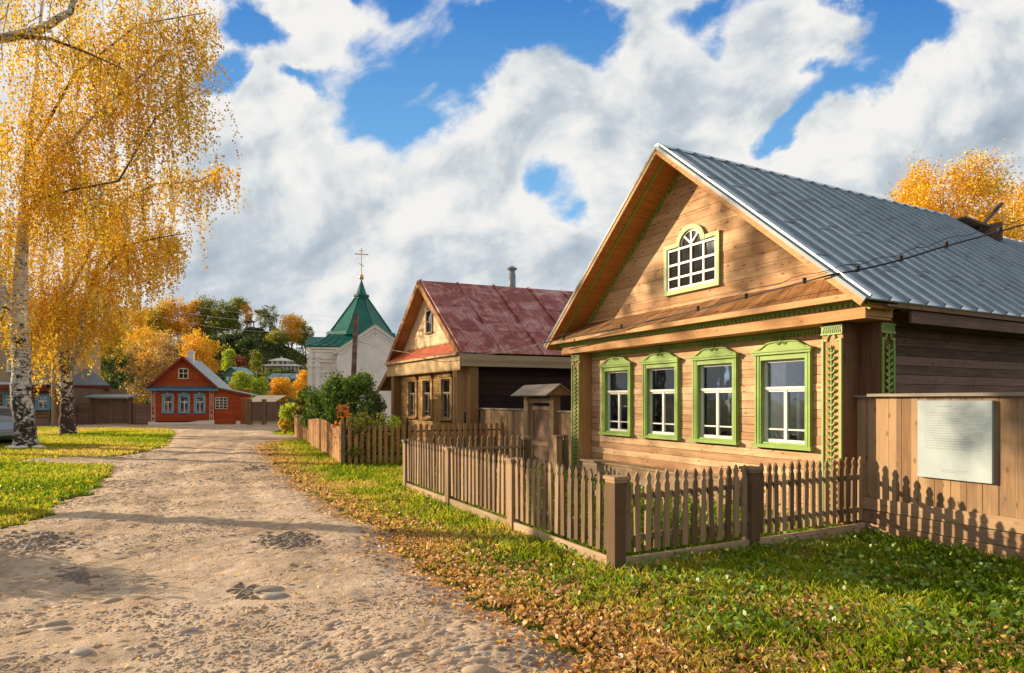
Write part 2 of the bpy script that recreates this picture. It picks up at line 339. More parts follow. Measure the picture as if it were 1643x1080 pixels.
def teeth_y(mb, y0, y1, zt, dz, step, x0, x1):
    n = int((y1 - y0) / step); s = (y1 - y0) / n
    mb.box(x0, x1, y0, y1, zt - dz * .35, zt)
    for i in range(n):
        a = y0 + i * s
        mb.polyx([(a + s * .1, zt - dz * .35), (a + s * .5, zt - dz), (a + s * .9, zt - dz * .35)], x0, x1)
def vine_pilaster(parent, xc, wd, z0, z1, yf, side=False):
    """carved green frame with a climbing vine on a corner board; side=True lays it on a wall facing +x"""
    tf = (lambda x, y, z: (-y, x, z)) if side else None
    fr = MB(tf); hw = wd / 2; b = .028; y0, y1 = yf - .02, yf
    zf = z1 - .20
    fr.box(xc - hw, xc - hw + b, y0, y1, z0, zf); fr.box(xc + hw - b, xc + hw, y0, y1, z0, zf)
    for sgn in (-1, 1):
        fr.box(xc + sgn * hw - (b if sgn > 0 else 0) - (0 if sgn > 0 else 0), xc + sgn * hw + (b if sgn < 0 else 0), y0 - .002, y1, zf, zf + b)
        a, c = sorted((xc + sgn * (hw - b), xc + sgn * .055)); fr.box(a, c, y0 + .001, y1, zf - .001, zf + b - .003)
    pts = [(xc + .055 * math.cos(a), y0 + .01, zf + .02 + .07 * math.sin(a)) for a in [math.pi * i / 10 for i in range(11)]]
    fr.tube(pts, .014, 6)
    p = fr.build('pilaster_frame', M['green' if side else 'pale_green'], parent)
    cp = MB(tf); zc = z1 - .115
    cp.box(xc - hw - .005, xc + hw + .005, y0 + .008, y1 + .001, zc, z1)
    cp.box(xc - hw - .01, xc + hw + .01, y0 - .004, y0 + .008, z1 - .018, z1 + .002); cp.box(xc - hw - .01, xc + hw + .01, y0 - .004, y0 + .008, zc - .004, zc + .014)
    for i in range(10):
        x = xc - hw + .012 + i * (wd - .03) / 9.5; cp.box(x, x + .011, y0 - .002, y0 + .008, zc + .014, zc + .055)
    for i in range(8):
        x = xc - hw + .02 + i * (wd - .03) / 8; cp.bar((x, y0 + .003, zc + .06), (x + .02, y0 + .003, z1 - .02), .007); cp.bar((x + .02, y0 + .005, zc + .06), (x, y0 + .005, z1 - .02), .007)
    cp.build('capital', M['pale_green'], p)
    vi = MB(tf); zt = zf - .09; zb = z0 + .05
    vi.tube([(xc, y0 + .006, zb), (xc, y0 + .006, zt)], .011, 6)
    n = int((zt - zb) / .082)
    for i in range(n + 1):
        z = zt - i * .082
        for sg in (-1, 1):
            zz = z - (.03 if sg > 0 else 0)
            P = [(xc, y0 + .006, zz - .035), (xc + sg * .028, y0 + .003, zz - .030), (xc + sg * .050, y0 + .0, zz - .008), (xc + sg * .052, y0 - .002, zz + .012)]
            vi.tube(P, [.009, .012, .017, .010], 6)
    vi.tube([(xc, y0, zt), (xc, y0, zt + .04)], [.02, .008], 6)
    vi.build('vine_carving', M['green' if side else 'pale_green'], p)
def russian_window(parent, cx, z0, z1, cw, yw, ztop, mats, crest=True, op_side=.13, recess=.09, name='window', curtains=True, detail=True):
    """casing outer width cw, z0..z1, on wall plane yw; the opening gets sash, panes and a curtain"""
    hw = cw / 2; ow = hw - op_side; ob, ot = z0 + .075, z1 - .13
    c = MB()
    c.box(cx - hw, cx - ow, yw - .045, yw + .02, z0 + .05, z1); c.box(cx + ow, cx + hw, yw - .045, yw + .02, z0 + .05, z1)
    if detail:
        for sg in (-1, 1):
            for q, d in ((.022, .062), (.064, .056)):
                x = cx + sg * (hw - q); c.box(x - .014, x + .014, yw - d, yw - .045, z0 + .05, z1 - .02)
    c.box(cx - ow, cx + ow, yw - .045, yw + .02, ot, z1)
    c.box(cx - hw - .015, cx + hw + .015, yw - .085, yw - .051, z1 - .055, z1 - .02); c.box(cx - hw - .03, cx + hw + .03, yw - .10, yw - .045, z1 - .02, z1 + .012)
    # reveal
    c.box(cx - ow - .03, cx - ow, yw + .02, yw + recess + .05, ob, ot); c.box(cx + ow, cx + ow + .03, yw + .02, yw + recess + .05, ob, ot)
    win = c.build(name, mats['casing'], parent)
    s = MB(); s.box(cx - hw - .03, cx + hw + .03, yw - .10, yw + .0, z0, z0 + .05); s.box(cx - ow, cx + ow, yw - .02, yw + recess, z0 + .05, ob + .002)
    s.build('sill', mats['casing'], win)
    if crest:
        cr = MB(); H = ztop - z1 - .012; pts = [(cx - hw, z1 + .012)]
        prof = [(0, 0), (.08, .10), (.2, .2), (.33, .5), (.45, .82), (.58, .95), (.72, 1.0), (1, 1.0)]
        L = [(cx - hw * (1 - a), z1 + .012 + H * .82 * b) for a, b in prof]; Rr = [(2 * cx - x, z) for x, z in L[::-1][1:]]
        out = L + Rr
        cr.poly(out[::-1], yw - .05, yw + .01)
        up = [(x, yw - .055, z) for x, z in out]; cr.tube(up, .016, 6)
        cr.tube([(cx - .05 + .03 * math.cos(a) * (1 - i / 16), yw - .065, z1 + H * .75 + .03 * math.sin(a) * (1 - i / 16)) for i, a in enumerate([k * .7 for k in range(11)])], .008, 5)
        cr.tube([(cx + .05 - .03 * math.cos(a) * (1 - i / 16), yw - .065, z1 + H * .75 + .03 * math.sin(a) * (1 - i / 16)) for i, a in enumerate([k * .7 for k in range(11)])], .008, 5)
        cr.lathe((cx, yw - .055, z1 + H * .70), [(.004, 0), (.022, .02), (.03, .04), (.014, .07), (.002, .12)], 8)
        cr.build('crest', mats['casing'], win)
    y0 = yw + recess - .055; y1 = yw + recess - .01
    sh = MB(); fb = .04
    zt = ot - .39 * (ot - ob) * .9; zl = ob + .2 * (ot - ob) * .8
    sh.box(cx - ow, cx - ow + fb, y0, y1, ob, ot); sh.box(cx + ow - fb, cx + ow, y0, y1, ob, ot)
    sh.box(cx - ow + fb, cx + ow - fb, y0, y1, ot - .035, ot); sh.box(cx - ow + fb, cx + ow - fb, y0, y1, ob, ob + .045)
    sh.box(cx - ow + fb, cx + ow - fb, y0 - .012, y1, zt - .02, zt + .022); sh.box(cx - ow + .01, cx + ow - .01, y0 - .028, y0 - .012, zt - .006, zt + .03)
    sh.box(cx - .024, cx + .024, y0 - .006, y1 - .004, ob + .045, zt - .02)
    for sg in (-1, 1):
        a, b = sorted((cx + sg * .024, cx + sg * (ow - fb)))
        sh.box(a, b, y0 + .006, y1 - .006, zl - .011, zl + .011); sh.box(a, b, y0 + .004, y1 - .006, zt - .042, zt - .02)
    sh.build('sash', mats['sash'], win)
    g = MB(); g.box(cx - ow + .01, cx + ow - .01, yw + recess - .03, yw + recess - .026, ob + .01, ot - .01); g.build('pane', M['glass'], win)
    if curtains:
        cu = MB(); yy = yw + recess + .04
        rc = random.Random(int(cx * 100)); cz = rc.choice((0, 0, .25))
        for sg in (-1, 1):
            cwf = rc.uniform(.5, .85) if sg < 0 else rc.uniform(.15, .45)
            n = 9; xs = [cx + sg * (ow - .005 - ow * cwf * i / n) for i in range(n + 1)]
            for i in range(n):
                ya, yb = yy + .012 * (i % 2), yy + .012 * ((i + 1) % 2)
                cu.hexa([(xs[i], ya, ob), (xs[i + 1], yb, ob), (xs[i + 1], yb + .003, ob), (xs[i], ya + .003, ob), (xs[i], ya, ot), (xs[i + 1], yb, ot), (xs[i + 1], yb + .003, ot), (xs[i], ya + .003, ot)])
        cu.build('curtain', M['curtain'], win)
        bk = MB(); bk.box(cx + .10, cx + .145, yw + recess + .05, yw + recess + .08, ob, zt); bk.build('inner_sash', mats['sash'], win)
    return (cx - ow - .03, cx + ow + .03, ob - .01, ot + .01)
# ================================================================ near house with green trim
K = (4.36, 7.935); H1 = Fr(K[0], K[1], .4654, -.8851)
h1 = thing('wooden_house', 'large wooden house with lime green carved window casings and grey metal roof', 'house', (K[0], K[1], 0), H1.rz)
XL = -6.12; XM = -3.06; ZA = 5.82; ZE = 2.81; XE = .519; SL = (ZA - ZE) / (XE - XM); RH = 7.86; RF = -.628
wx = [-1.10, -2.378, -3.656, -4.934]
wm = dict(casing=M['green'], sash=M['white'])
holes = [russian_window(h1, x, .975, 2.366, .94, 0.0, 2.51, wm, op_side=.102) for x in wx]
mb = MB(); plank_wall(mb, XL + .0, .0, .0, 2.80, .118, 0, .10, holes); mb.build('front_wall', M['fresh'], h1)
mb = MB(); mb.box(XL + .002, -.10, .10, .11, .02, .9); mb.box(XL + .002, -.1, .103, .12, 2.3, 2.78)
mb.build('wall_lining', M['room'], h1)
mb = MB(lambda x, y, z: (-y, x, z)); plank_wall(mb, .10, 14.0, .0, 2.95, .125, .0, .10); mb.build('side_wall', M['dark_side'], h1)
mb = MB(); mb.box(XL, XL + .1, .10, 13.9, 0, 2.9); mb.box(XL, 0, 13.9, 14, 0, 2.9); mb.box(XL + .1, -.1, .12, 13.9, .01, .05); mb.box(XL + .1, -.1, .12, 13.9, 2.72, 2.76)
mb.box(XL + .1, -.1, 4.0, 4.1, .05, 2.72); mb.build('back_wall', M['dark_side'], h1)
# corner posts: a front arm and a side arm at each corner
for i, (a, b) in enumerate(((-.29, 0.0), (XL, XL + .31))):
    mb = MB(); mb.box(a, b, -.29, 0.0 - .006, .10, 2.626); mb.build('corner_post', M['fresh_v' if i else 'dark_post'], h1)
mb = MB(); mb.box(.0 + .001, .28, .0, .30, .0, 2.626); mb.build('corner_post', M['dark_post'], h1)
mb = MB(); mb.box(-.0, .0 + .006, -.29, -.006, .1, 2.626); mb.build('corner_board', M['dark_post'], h1)
mb = MB(); mb.box(-.284, -.004, -.297, -.29, .12, 2.60); mb.build('corner_board', M['fresh_v'], h1); mb = MB(); mb.box(XL + .004, XL + .306, -.297, -.29, .12, 2.6); mb.build('corner_board', M['fresh_v'], h1)
vine_pilaster(h1, -.145, .275, .16, 2.60, -.297); vine_pilaster(h1, XL + .155, .27, .16, 2.60, -.297)
vine_pilaster(h1, .155, .25, .16, 2.60, -.283, side=True)
# beam, frieze, pent roof
mb = MB(); mb.box(XL - .2, .37, -.42, -.36, 2.626, 2.826); mb.box(XL - .2, .35, -.36, .12, 2.63, 2.66); mb.box(.30, .368, -.36, .12, 2.66, 2.826)
mb.box(.30, .366, -.36, .12, 2.6265, 2.629); mb.build('beam', M['beam'], h1)
mb = MB(); teeth(mb, XL + .32, -.30, 2.622, .085, .055, -.012 - .02, -.004); mb.build('frieze_lace', M['green'], h1)
mb = MB(); teeth(mb, XL - .25, .40, 2.845, .075, .075, -.455, -.424)
mb.tube([(.43 + .028 * math.cos(a), -.50, 2.785 + .028 * math.sin(a)) for a in [i * .63 for i in range(11)]], .009, 6); mb.build('scalloped_trim', M['green'], h1)
mb = MB(lambda x, y, z: (-y, x, z)); teeth(mb, -.45, .30, 2.81, .05, .05, -.42, -.40); mb.build('scalloped_trim', M['green'], h1)
mb = MB()
for i in range(52):
    a, b = i / 52, (i + .96) / 52; xo = lambda q: XL - .40 + q * 6.92; xi = lambda q: XL - .02 + q * 6.14; dz = random.uniform(0, .006)
    mb.hexa([(xo(a), -.60, 2.885 + dz), (xo(b), -.60, 2.885 + dz), (xi(b), .02, 3.25 + dz), (xi(a), .02, 3.25 + dz), (xo(a), -.60, 2.905 + dz), (xo(b), -.60, 2.905 + dz), (xi(b), .02, 3.275 + dz), (xi(a), .02, 3.275 + dz)])
mb.build('pent_roof', M['pent'], h1)
mb = MB(); mb.box(XL - .40, .395, -.625, -.60, 2.835, 2.912); mb.box(XL - .38, .37, -.60, -.40, 2.846, 2.862); mb.build('fascia', M['beam'], h1)
# gable
mb = MB(); gable_wall(mb, 0, 0, XM, 3.0, ZA - .12, .165, .0, .08, SL, [(-3.46, -2.36, 3.56, 4.30)]); mb.build('gable_wall', M['gable'], h1)
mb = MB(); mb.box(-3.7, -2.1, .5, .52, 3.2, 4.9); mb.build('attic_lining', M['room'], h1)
acx = -2.91
aw = MB(); hw = .64; zb, zs = 3.485, 4.345; fw = .07
aw.box(acx - hw, acx - hw + fw, -.05, .0, zb, zs); aw.box(acx + hw - fw, acx + hw, -.05, .0, zb, zs)
aw.box(acx - hw + fw, acx + hw - fw, -.05, .0, zb, zb + fw); aw.box(acx - hw - .01, acx + hw + .01, -.065, -.05, zb - .012, zb + .02)
aw.box(acx - hw + fw, acx - .25, -.05, .0, zs - fw, zs); aw.box(acx + .25, acx + hw - fw, -.05, .0, zs - fw, zs)
zc = zs - .06; ri, ro = .25, .335
for i in range(14):
    a0, a1 = math.pi * i / 14, math.pi * (i + 1) / 14
    P = lambda r, a: (acx + r * math.cos(a), zc + r * .9 * math.sin(a))
    aw.poly([P(ri, a0), P(ro, a0), P(ro, a1), P(ri, a1)], -.055, .0)
attic = aw.build('attic_window', M['pale_green'], h1)
s = MB(); x0, x1 = acx - hw + fw, acx + hw - fw; z0, z1 = zb + fw, zs - fw; b = .018
for x in (x0 + b, x1 - b): s.box(x - b, x + b, -.03, .012, z0, z1)
for k in (1, 2, 3): x = x0 + (x1 - x0) * k / 4; s.box(x - b, x + b, -.028, .01, z0, z1)
for z in (z0 + b, z0 + .20, z0 + .43, z1 - b * 2.0): s.box(x0 + .02, x1 - .02, -.034, .006, z - b, z + b)
s.tube([(acx + .235 * math.cos(a), -.012, zc + .21 * math.sin(a)) for a in [math.pi * i / 12 for i in range(13)]], .019, 6)
for an in (45, 90, 135): s.bar((acx, -.012, z1), (acx + .23 * math.cos(R(an)), -.012, zc + .205 * math.sin(R(an))), .03)
s.build('sash', M['white'], attic)
g = MB(); g.box(x0, x1, -.003, .001, z0, z1 - .01); g.poly([(acx + .24 * math.cos(math.pi * i / 12), zc - .01 + .215 * math.sin(math.pi * i / 12)) for i in range(13)], -.004, .0)
g.build('pane', glassmat('attic glass', .02, (.10, .09, .08)), attic)
# main roof
mb = MB(); sm_ = MB()
for (A, B, zz) in (((XM, ZA), (XE, ZE), 0), ((XM, ZA), (2 * XM - XE, ZE), 0)):
    mb.slope(A, B, RF, RH, .0, .02)
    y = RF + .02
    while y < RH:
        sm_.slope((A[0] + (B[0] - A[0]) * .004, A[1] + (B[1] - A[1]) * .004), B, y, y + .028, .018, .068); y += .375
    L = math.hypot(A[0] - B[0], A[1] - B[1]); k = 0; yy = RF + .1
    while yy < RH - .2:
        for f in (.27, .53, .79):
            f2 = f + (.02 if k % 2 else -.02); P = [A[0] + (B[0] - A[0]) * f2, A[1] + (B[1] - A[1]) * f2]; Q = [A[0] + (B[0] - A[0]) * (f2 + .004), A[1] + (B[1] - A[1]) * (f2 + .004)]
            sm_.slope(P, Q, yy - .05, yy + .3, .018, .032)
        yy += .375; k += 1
mb.box(XM - .05, XM + .05, RF, RH, ZA + .012, ZA + .045)
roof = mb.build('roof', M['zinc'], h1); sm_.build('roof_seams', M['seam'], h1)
mb = MB(); sm_ = MB()
for B in ((XE, ZE), (2 * XM - XE, ZE)):
    A = (XM, ZA - .20); mb.slope(A, B, RH + .001, 14.2, .0, .02); y = RH + .1
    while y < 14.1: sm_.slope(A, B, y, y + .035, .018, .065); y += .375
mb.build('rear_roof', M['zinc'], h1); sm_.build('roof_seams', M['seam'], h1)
mb = MB(); mb.bar((XM + .1, RH + .05, ZA - .08), (XM + .1, RH + 1.25, ZA - .15), .5, .05); mb.bar((XM + .2, RH + .9, ZA - .2), (XM + .45, RH + 1.35, ZA + .38), .10, .06); mb.box(XM - .12, XM + .55, RH + 1.1, RH + 1.2, ZA - .5, ZA - .1)
mb.build('roof_hatch', M['dark_side'], h1)
mb = MB()
for sg in (0, 1):
    B = (XE, ZE) if sg else (2 * XM - XE, ZE); A = (XM, ZA)
    n = 26
    for i in range(n):
        a, b = i / n, (i + .97) / n; mb.slope((A[0] + (B[0] - A[0]) * a, A[1] + (B[1] - A[1]) * a), (A[0] + (B[0] - A[0]) * b, A[1] + (B[1] - A[1]) * b), RF + .01, .0, -.10, -.075)
mb.build('soffit', M['soffit'], h1)
mb = MB()
for sg in (0, 1):
    B = (XE - .01, ZE) if sg else (2 * XM - XE + .01, ZE); A = (XM, ZA); mb.slope(A, B, RF - .02, RF + .01, -.085, -.012); mb.slope(A, B, 0.001, 7.8, -.06, -.002)
mb.build('bargeboard', M['beam'], h1)
mb = MB()
for B in ((XE, ZE), (2 * XM - XE, ZE)): mb.slope((XM, ZA), B, RF - .032, RF - .021, -.022, .024)
mb.build('roof_edging', M['greytin'], h1)
mb = MB()
for B in ((XE, ZE), (2 * XM - XE, ZE)):
    A = (XM, ZA); mb.slope(A, B, RF + .17, RF + .20, -.125, -.10)
    n = 44
    for i in range(n):
        a, b = (i + .1) / n, (i + .9) / n; mb.slope((A[0] + (B[0] - A[0]) * a, A[1] + (B[1] - A[1]) * a), (A[0] + (B[0] - A[0]) * b, A[1] + (B[1] - A[1]) * b), -.028, -.006, -.165 + .02 * (i % 2), -.10)
mb.build('gable_trim', M['green'], h1)
mb = MB(); mb.box(.44, .47, .33, 14, 2.60, 2.745); mb.box(0.001, .44, .33, 14, 2.745, 2.765); mb.box(.47, .50, -.2, 14, 2.76, 2.79); mb.build('eave_board', M['dark_side'], h1)
mb = MB(); mb.box(XL + .31, -1.75, -.34, -.02, .43, .462); mb.box(XL + .31, -1.75, -.30, -.27, .0, .43)
for i in range(8): x = XL + .4 + i * .55; mb.box(x, x + .07, -.27, -.02, .2, .43)
mb.build('ledge', M['fence_x'], h1)
# ---------------------------------------------------------------- picket fences
def picket_mesh():
    m = MB(); P = [(.034, 0), (.034, .63), (.017, .665), (.030, .705), (.027, .725), (0, .775)]
    L = [(-x, z) for x, z in P[::-1][1:]]; m.poly([(-.034, 0)] + P + L[:-1], -.012, .012)
    o = m.build('picket', M['fence'], None); return o
pk = picket_mesh(); pk_me = pk.data; bpy.data.objects.remove(pk)
def post_mesh(h=.90):
    m = MB(); m.box(-.065, .065, -.065, .065, -.1, h); o = m.build('post', M['fence'], None, .006)
    c = MB(); c.box(-.09, .09, -.09, .09, h + .001, h + .032); c.box(-.075, .075, -.075, .075, h - .03, h); k = c.build('cap', M['fence'], o, .004); return o, k
po, pc = post_mesh(); po_me, pc_me = po.data, pc.data
for q in (pc, po): bpy.data.objects.remove(q)
def inst(name, me, parent, loc, rz=0):
    o = bpy.data.objects.new(name, me); COL.objects.link(o); o.parent = parent; o.location = loc; o.rotation_euler = (0, 0, rz); return o
def picket_run(label, A, B, posts, npk, yoff=-.035, base=True, side=-1, pz=.19):
    """A,B plan points; pickets on side*local y; posts = fractions; npk = number of pickets between each two posts"""
    f = Fr(A[0], A[1], B[0] - A[0], B[1] - A[1]); L = math.hypot(B[0] - A[0], B[1] - A[1])
    th = thing('picket_fence', label, 'fence', (A[0], A[1], 0), f.rz)
    for p in posts[0]:
        o = inst('post', po_me, th, (p * L, 0, 0)); inst('cap', pc_me, o, (0, 0, 0))
    for (a, b), n in zip(posts[1], npk):
        m = MB(); m.box(a * L + .065, b * L - .065, .0 * side, .035, .30, .35); m.box(a * L + .065, b * L - .065, .0, .035, .70, .75)
        m.build('rail', M['fence_x'], th)
        if base:
            m = MB(); m.box(a * L + .066, b * L - .066, -.045, -.008, -.06, .15); m.build('base_board', M['fence_x'], th, .004)
        for i in range(n):
            x = a * L + .065 + (b * L - a * L - .13) * (i + .5) / n
            o = inst('picket', pk_me, th, (x, (-.016 if side < 0 else .052), pz + random.uniform(-.008, .008))); o.rotation_euler = (random.uniform(-.008, .008), random.uniform(-.022, .022), 0)
    return th
P4 = H1.w(.131, -3.87); P1 = H1.w(-6.146, -3.87); E = H1.w(.131, -.06); B1 = H1.w(-6.146, -1.40); B2 = H1.w(-6.146, -.62); B3 = H1.w(-6.146, -.30)
third = 1 / 3
picket_run('brown picket fence of three panels running along the grass verge', P1, P4, ([0, third, 2 * third, 1], [(0, third), (third, 2 * third), (2 * third, 1)]), [15, 15, 15])
picket_run('shaded picket fence of two panels between the nearest post and the board fence', P4, E, ([.478], [(0, .478), (.478, 1)]), [14, 15])
picket_run('short picket fence at the far side of the front garden', P1, B1, ([1], [(0, 1)]), [18], base=False, side=1)
picket_run('narrow picket piece between the garden gate opening and the house corner', B2, B3, ([0], [(0, 1)]), [3], base=False)
# ---------------------------------------------------------------- board fence with notice board at the right
bf = thing('board_fence', 'tall brown board fence of upright planks beside the metal roofed house', 'fence', (K[0], K[1], 0), H1.rz)
mb = MB(); rr = random.Random(8); x = .01
while x < 4.6:
    wdt = .13 if x < .25 else rr.uniform(.15, .19); y = -.035 if x > .26 else -.012; mb.box(x, x + wdt - .006, y + rr.uniform(-.004, .004) - .02, y, .46, 1.69); x += wdt
mb.build('planks', M['plank'], bf)
mb = MB()
for i in range(3): mb.box(.05, 4.6, -.085 + .006 * i, -.058 + .006 * i, .005 + i * .155, .155 + i * .155 - .006)
mb.build('base_boards', M['plank_x'], bf)
mb = MB(); mb.box(.0, .24, -.09, .05, 1.692, 1.715); mb.box(.20, 4.6, -.13, .06, 1.700, 1.735); mb.build('cap', M['greywood'], bf)
mb = MB(); mb.box(.0, .03, -.12, -.09, -.05, .50); mb.build('stake', M['greywood'], bf)
sg = thing('notice_board', 'blank looking white notice board with faint lines of text on the board fence', 'sign', H1.w(.785, -.062) + (.785,), H1.rz)
m_, t_ = newmat('notice board enamel'); v_ = coords(t_, False); a_ = t_.noise(v_, 2.5, 3)
finish(m_, t_, t_.ramp(a_, [(.3, (.33, .40, .42)), (.7, (.44, .50, .51))]), .35, spec=.5)
mb = MB(); mb.box(0, .75, -.045, .0, 0, .868); mb.build('panel', m_, sg, .004)
tx = MB(); rr = random.Random(2)
def scr(z, x0, x1, hh):
    x = x0
    while x < x1:
        wl = rr.uniform(.012, .05); tx.box(x, min(x + wl, x1), -.0465, -.0452, z, z + hh); x += wl + .008
scr(.80, .22, .36, .010)
for i in range(15): scr(.725 - i * .028, .08, .66 if i % 5 else .5, .0055)
scr(.10, .25, .52, .007); scr(.08, .25, .50, .006)
tx.build('text_lines', paint('pale grey print', (.27, .31, .32), .6), sg)
# ================================================================ second house, red roof
u2 = (-.505, .863); v2 = (.93, .37)
K2 = (-1.39, 18.72); H2 = Fr(K2[0], K2[1], .505, -.863)
# the plan is a little out of square: depth leans
cy, sy = v2[0] * H2.y[0] + v2[1] * H2.y[1], v2[0] * H2.x[0] + v2[1] * H2.x[1]
def T2(x, y, z): return (x + y * sy, y * cy, z)
h2 = thing('wooden_house', 'old wooden house with faded red metal roof and cream gable', 'house', (K2[0], K2[1], 0), H2.rz)
W2 = 5.7; XM2 = -W2 / 2; ZA2 = 5.66; ZE2 = 3.05; XE2 = .33; SL2 = (ZA2 - ZE2) / (XE2 - XM2)
def B2b(): return MB(T2)
wl2 = []
m2 = dict(casing=M['h2front'], sash=M['greywood'])
for cx in (-1.36, -2.9, -4.25):
    c = MB(); 
    wl2.append(russian_window(h2, cx, 1.02, 2.46, .95, 0.0, 2.62, m2, name='window', detail=False, op_side=.14))
mb = B2b(); plank_wall(mb, -W2, 0, 0, 3.0, .14, 0, .1, wl2); mb.build('front_wall', M['h2front'], h2)
mb = MB(); rr = random.Random(4)
for (a, b, c, d) in wl2:   # lacy cut-out border round each casing
    for k in range(26):
        for x in (a - .15, b + .15): z = c + (d - c) * (k + .5) / 26; mb.lathe((x, -.055, z), [(.002, -.022), (.02, 0), (.002, .022)], 6)
    for k in range(12): x = a - .12 + (b - a + .24) * k / 11; mb.lathe((x, -.06, d + .25 + .09 * math.sin(math.pi * k / 11)), [(.002, -.03), (.028, 0), (.002, .03)], 6)
for k in range(60): mb.lathe((-.14, -.31, .3 + k * .038), [(.002, -.02), (.03, 0), (.002, .02)], 6)
mb.build('carved_lace', M['lace'], h2)
mb = B2b(); mb.box(-.26, 0, -.27, -.004, 0, 2.65); mb.box(0.001, .28, 0, .28, 0, 2.65); mb.build('corner_post', M['h2post'], h2)
mb = B2b(); mb.box(-W2, -W2 + .28, -.27, -.004, 0, 2.65); mb.box(-W2 - .25, -W2 - .001, 0, .28, 0, 2.65); mb.build('corner_post', M['h2post'], h2)
mb = B2b(); mb.box(-W2 - .3, .32, -.33, -.29, 2.66, 3.0); mb.build('beam', M['lace'], h2)
mb = B2b(); mb.box(.322, .36, -.33, 9, 2.66, 3.0); mb.box(-W2 - .3, .32, -.29, .0, 2.664, 2.69); mb.box(.0, .32, .0, 9, 2.664, 2.69); mb.build('side_beam', M['h2beam'], h2)
mb = B2b(); teeth(mb, -W2 - .3, .34, 2.66, .12, .09, -.325, -.295); mb.build('lace_trim', M['lace'], h2)
mb = B2b(); plank_wall(mb, 0, 0, 0, 0, 1, 0, 0)
for i in range(14): mb.box(-.09, -.01 + .012 * (i % 2), .1, 9.0, i * .2, i * .2 + .19)
mb.box(-.012, .08, 5.6, 9.0, 0, 2.66); mb.box(-W2, -W2 + .1, .1, 9, 0, 2.9); mb.box(-W2, 0, 9, 9.1, 0, 2.9); mb.box(-W2 + .1, -.1, .15, 8.9, .02, .06); mb.box(-W2 + .1, -.1, .15, 8.9, 2.7, 2.74); mb.box(-W2 + .1, -.1, 3, 3.1, .06, 2.7)
mb.build('side_wall', M['h2dark'], h2)
mb = B2b()
for A, B in (((XM2, ZA2), (XE2, ZE2)), ((XM2, ZA2), (2 * XM2 - XE2, ZE2))):
    mb.slope(A, B, -.33, 9.2, 0, .02); y = -.28
    while y < 9.2: mb.slope(A, B, y, y + .035, .018, .075); y += 1.32 if y > 0 else 1.28
    for q, f in enumerate((.36, .70)):
        P = (A[0] + (B[0] - A[0]) * f, A[1] + (B[1] - A[1]) * f); Q = (A[0] + (B[0] - A[0]) * (f + .006), A[1] + (B[1] - A[1]) * (f + .006)); mb.slope(P, Q, -.3, 9.2, .018, .03)
mb.build('roof', M['redroof'], h2)
mb = B2b()
for A, B in (((XM2, ZA2), (XE2, ZE2)), ((XM2, ZA2), (2 * XM2 - XE2, ZE2))):
    mb.slope(A, B, -.36, -.33, -.15, .022); mb.slope(A, B, -.33, .1, -.06, -.03)
mb.build('bargeboard', M['orange_boards'], h2)
mb = MB(T2); gable_wall(mb, 0, 0, XM2, 3.1, ZA2 - .12, .14, .06, .12, SL2, [(-3.1, -2.6, 4.0, 4.68)]); mb.build('gable_wall', M['cream'], h2)
mb = B2b(); mb.box(-3.14, -3.06, .02, .06, 3.95, 4.75); mb.box(-2.64, -2.56, .02, .06, 3.95, 4.75); mb.box(-3.06, -2.64, .02, .06, 4.66, 4.74); mb.box(-3.18, -2.52, -.01, .06, 3.90, 3.96); mb.box(-3.18, -2.52, -.0, .06, 4.75, 4.80); mb.box(-3.06, -2.64, .04, .06, 4.30, 4.34)
a2 = mb.build('attic_window', M['greywood'], h2)
mb = B2b(); mb.box(-3.06, -2.64, .07, .074, 3.96, 4.66); mb.build('pane', glassmat('attic glass blue', .25, (.3, .4, .5)), a2)
mb = B2b(); mb.hexa([(-W2 - .25, -.42, 3.03), (.30, -.42, 3.03), (.02, .06, 3.42), (-W2 + .02, .06, 3.42), (-W2 - .25, -.42, 3.05), (.30, -.42, 3.05), (.02, .06, 3.44), (-W2 + .02, .06, 3.44)]); mb.build('pent_roof', M['redtin'], h2)
mb = B2b(); mb.box(-W2 - .25, .30, -.445, -.42, 2.985, 3.05); mb.build('fascia', M['lace'], h2)
mb = B2b(); x = -4.9
while x < -.8: mb.poly([(x, 3.43), (x + .12, 3.43), (x + .06, 3.50)], .045, .058); x += .13
mb.build('gable_teeth', M['h2post'], h2)
# lean-to on the left
mb = B2b(); plank_wall(mb, -W2 - 1.75, -W2 - .251, 0, 2.4, .14, .5, .6, [(-W2 - 1.15, -W2 - .5, 1.0, 2.1)]); mb.poly([(-W2 - 1.75, 2.38), (-W2 - .251, 2.38), (-W2 - .251, 3.15)], .5, .6); mb.build('annex_wall', M['h2front'], h2)
mb = B2b(); mb.slope((-W2 - .20, 3.2), (-W2 - 2.15, 2.05), -.1, 6, 0, .04); mb.slope((-W2 - .20, 3.2), (-W2 - 2.15, 2.05), -.13, -.1, -.16, .03); mb.build('annex_roof', M['h2post'], h2)
russian_window(h2, -W2 - .82, .9, 2.15, .75, .47, 2.25, dict(casing=M['h2post'], sash=M['white']), crest=False, detail=False)
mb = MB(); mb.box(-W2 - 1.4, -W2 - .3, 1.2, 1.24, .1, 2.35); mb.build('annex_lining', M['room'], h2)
ch = MB(T2); ch.lathe((XM2 - .1, 3.1, 0), [(.12, 5.3), (.12, 6.15), (.10, 6.16), (.10, 6.30), (.18, 6.32), (.16, 6.37), (.04, 6.44)], 12); ch.build('chimney', M['greytin'], h2)
ch = MB(T2); ch.lathe((XM2 + .2, 7.7, 0), [(.15, 5.0), (.15, 5.95), (.11, 5.96), (.11, 6.1), (.22, 6.12), (.05, 6.22)], 12); ch.build('chimney', M['greytin'], h2)
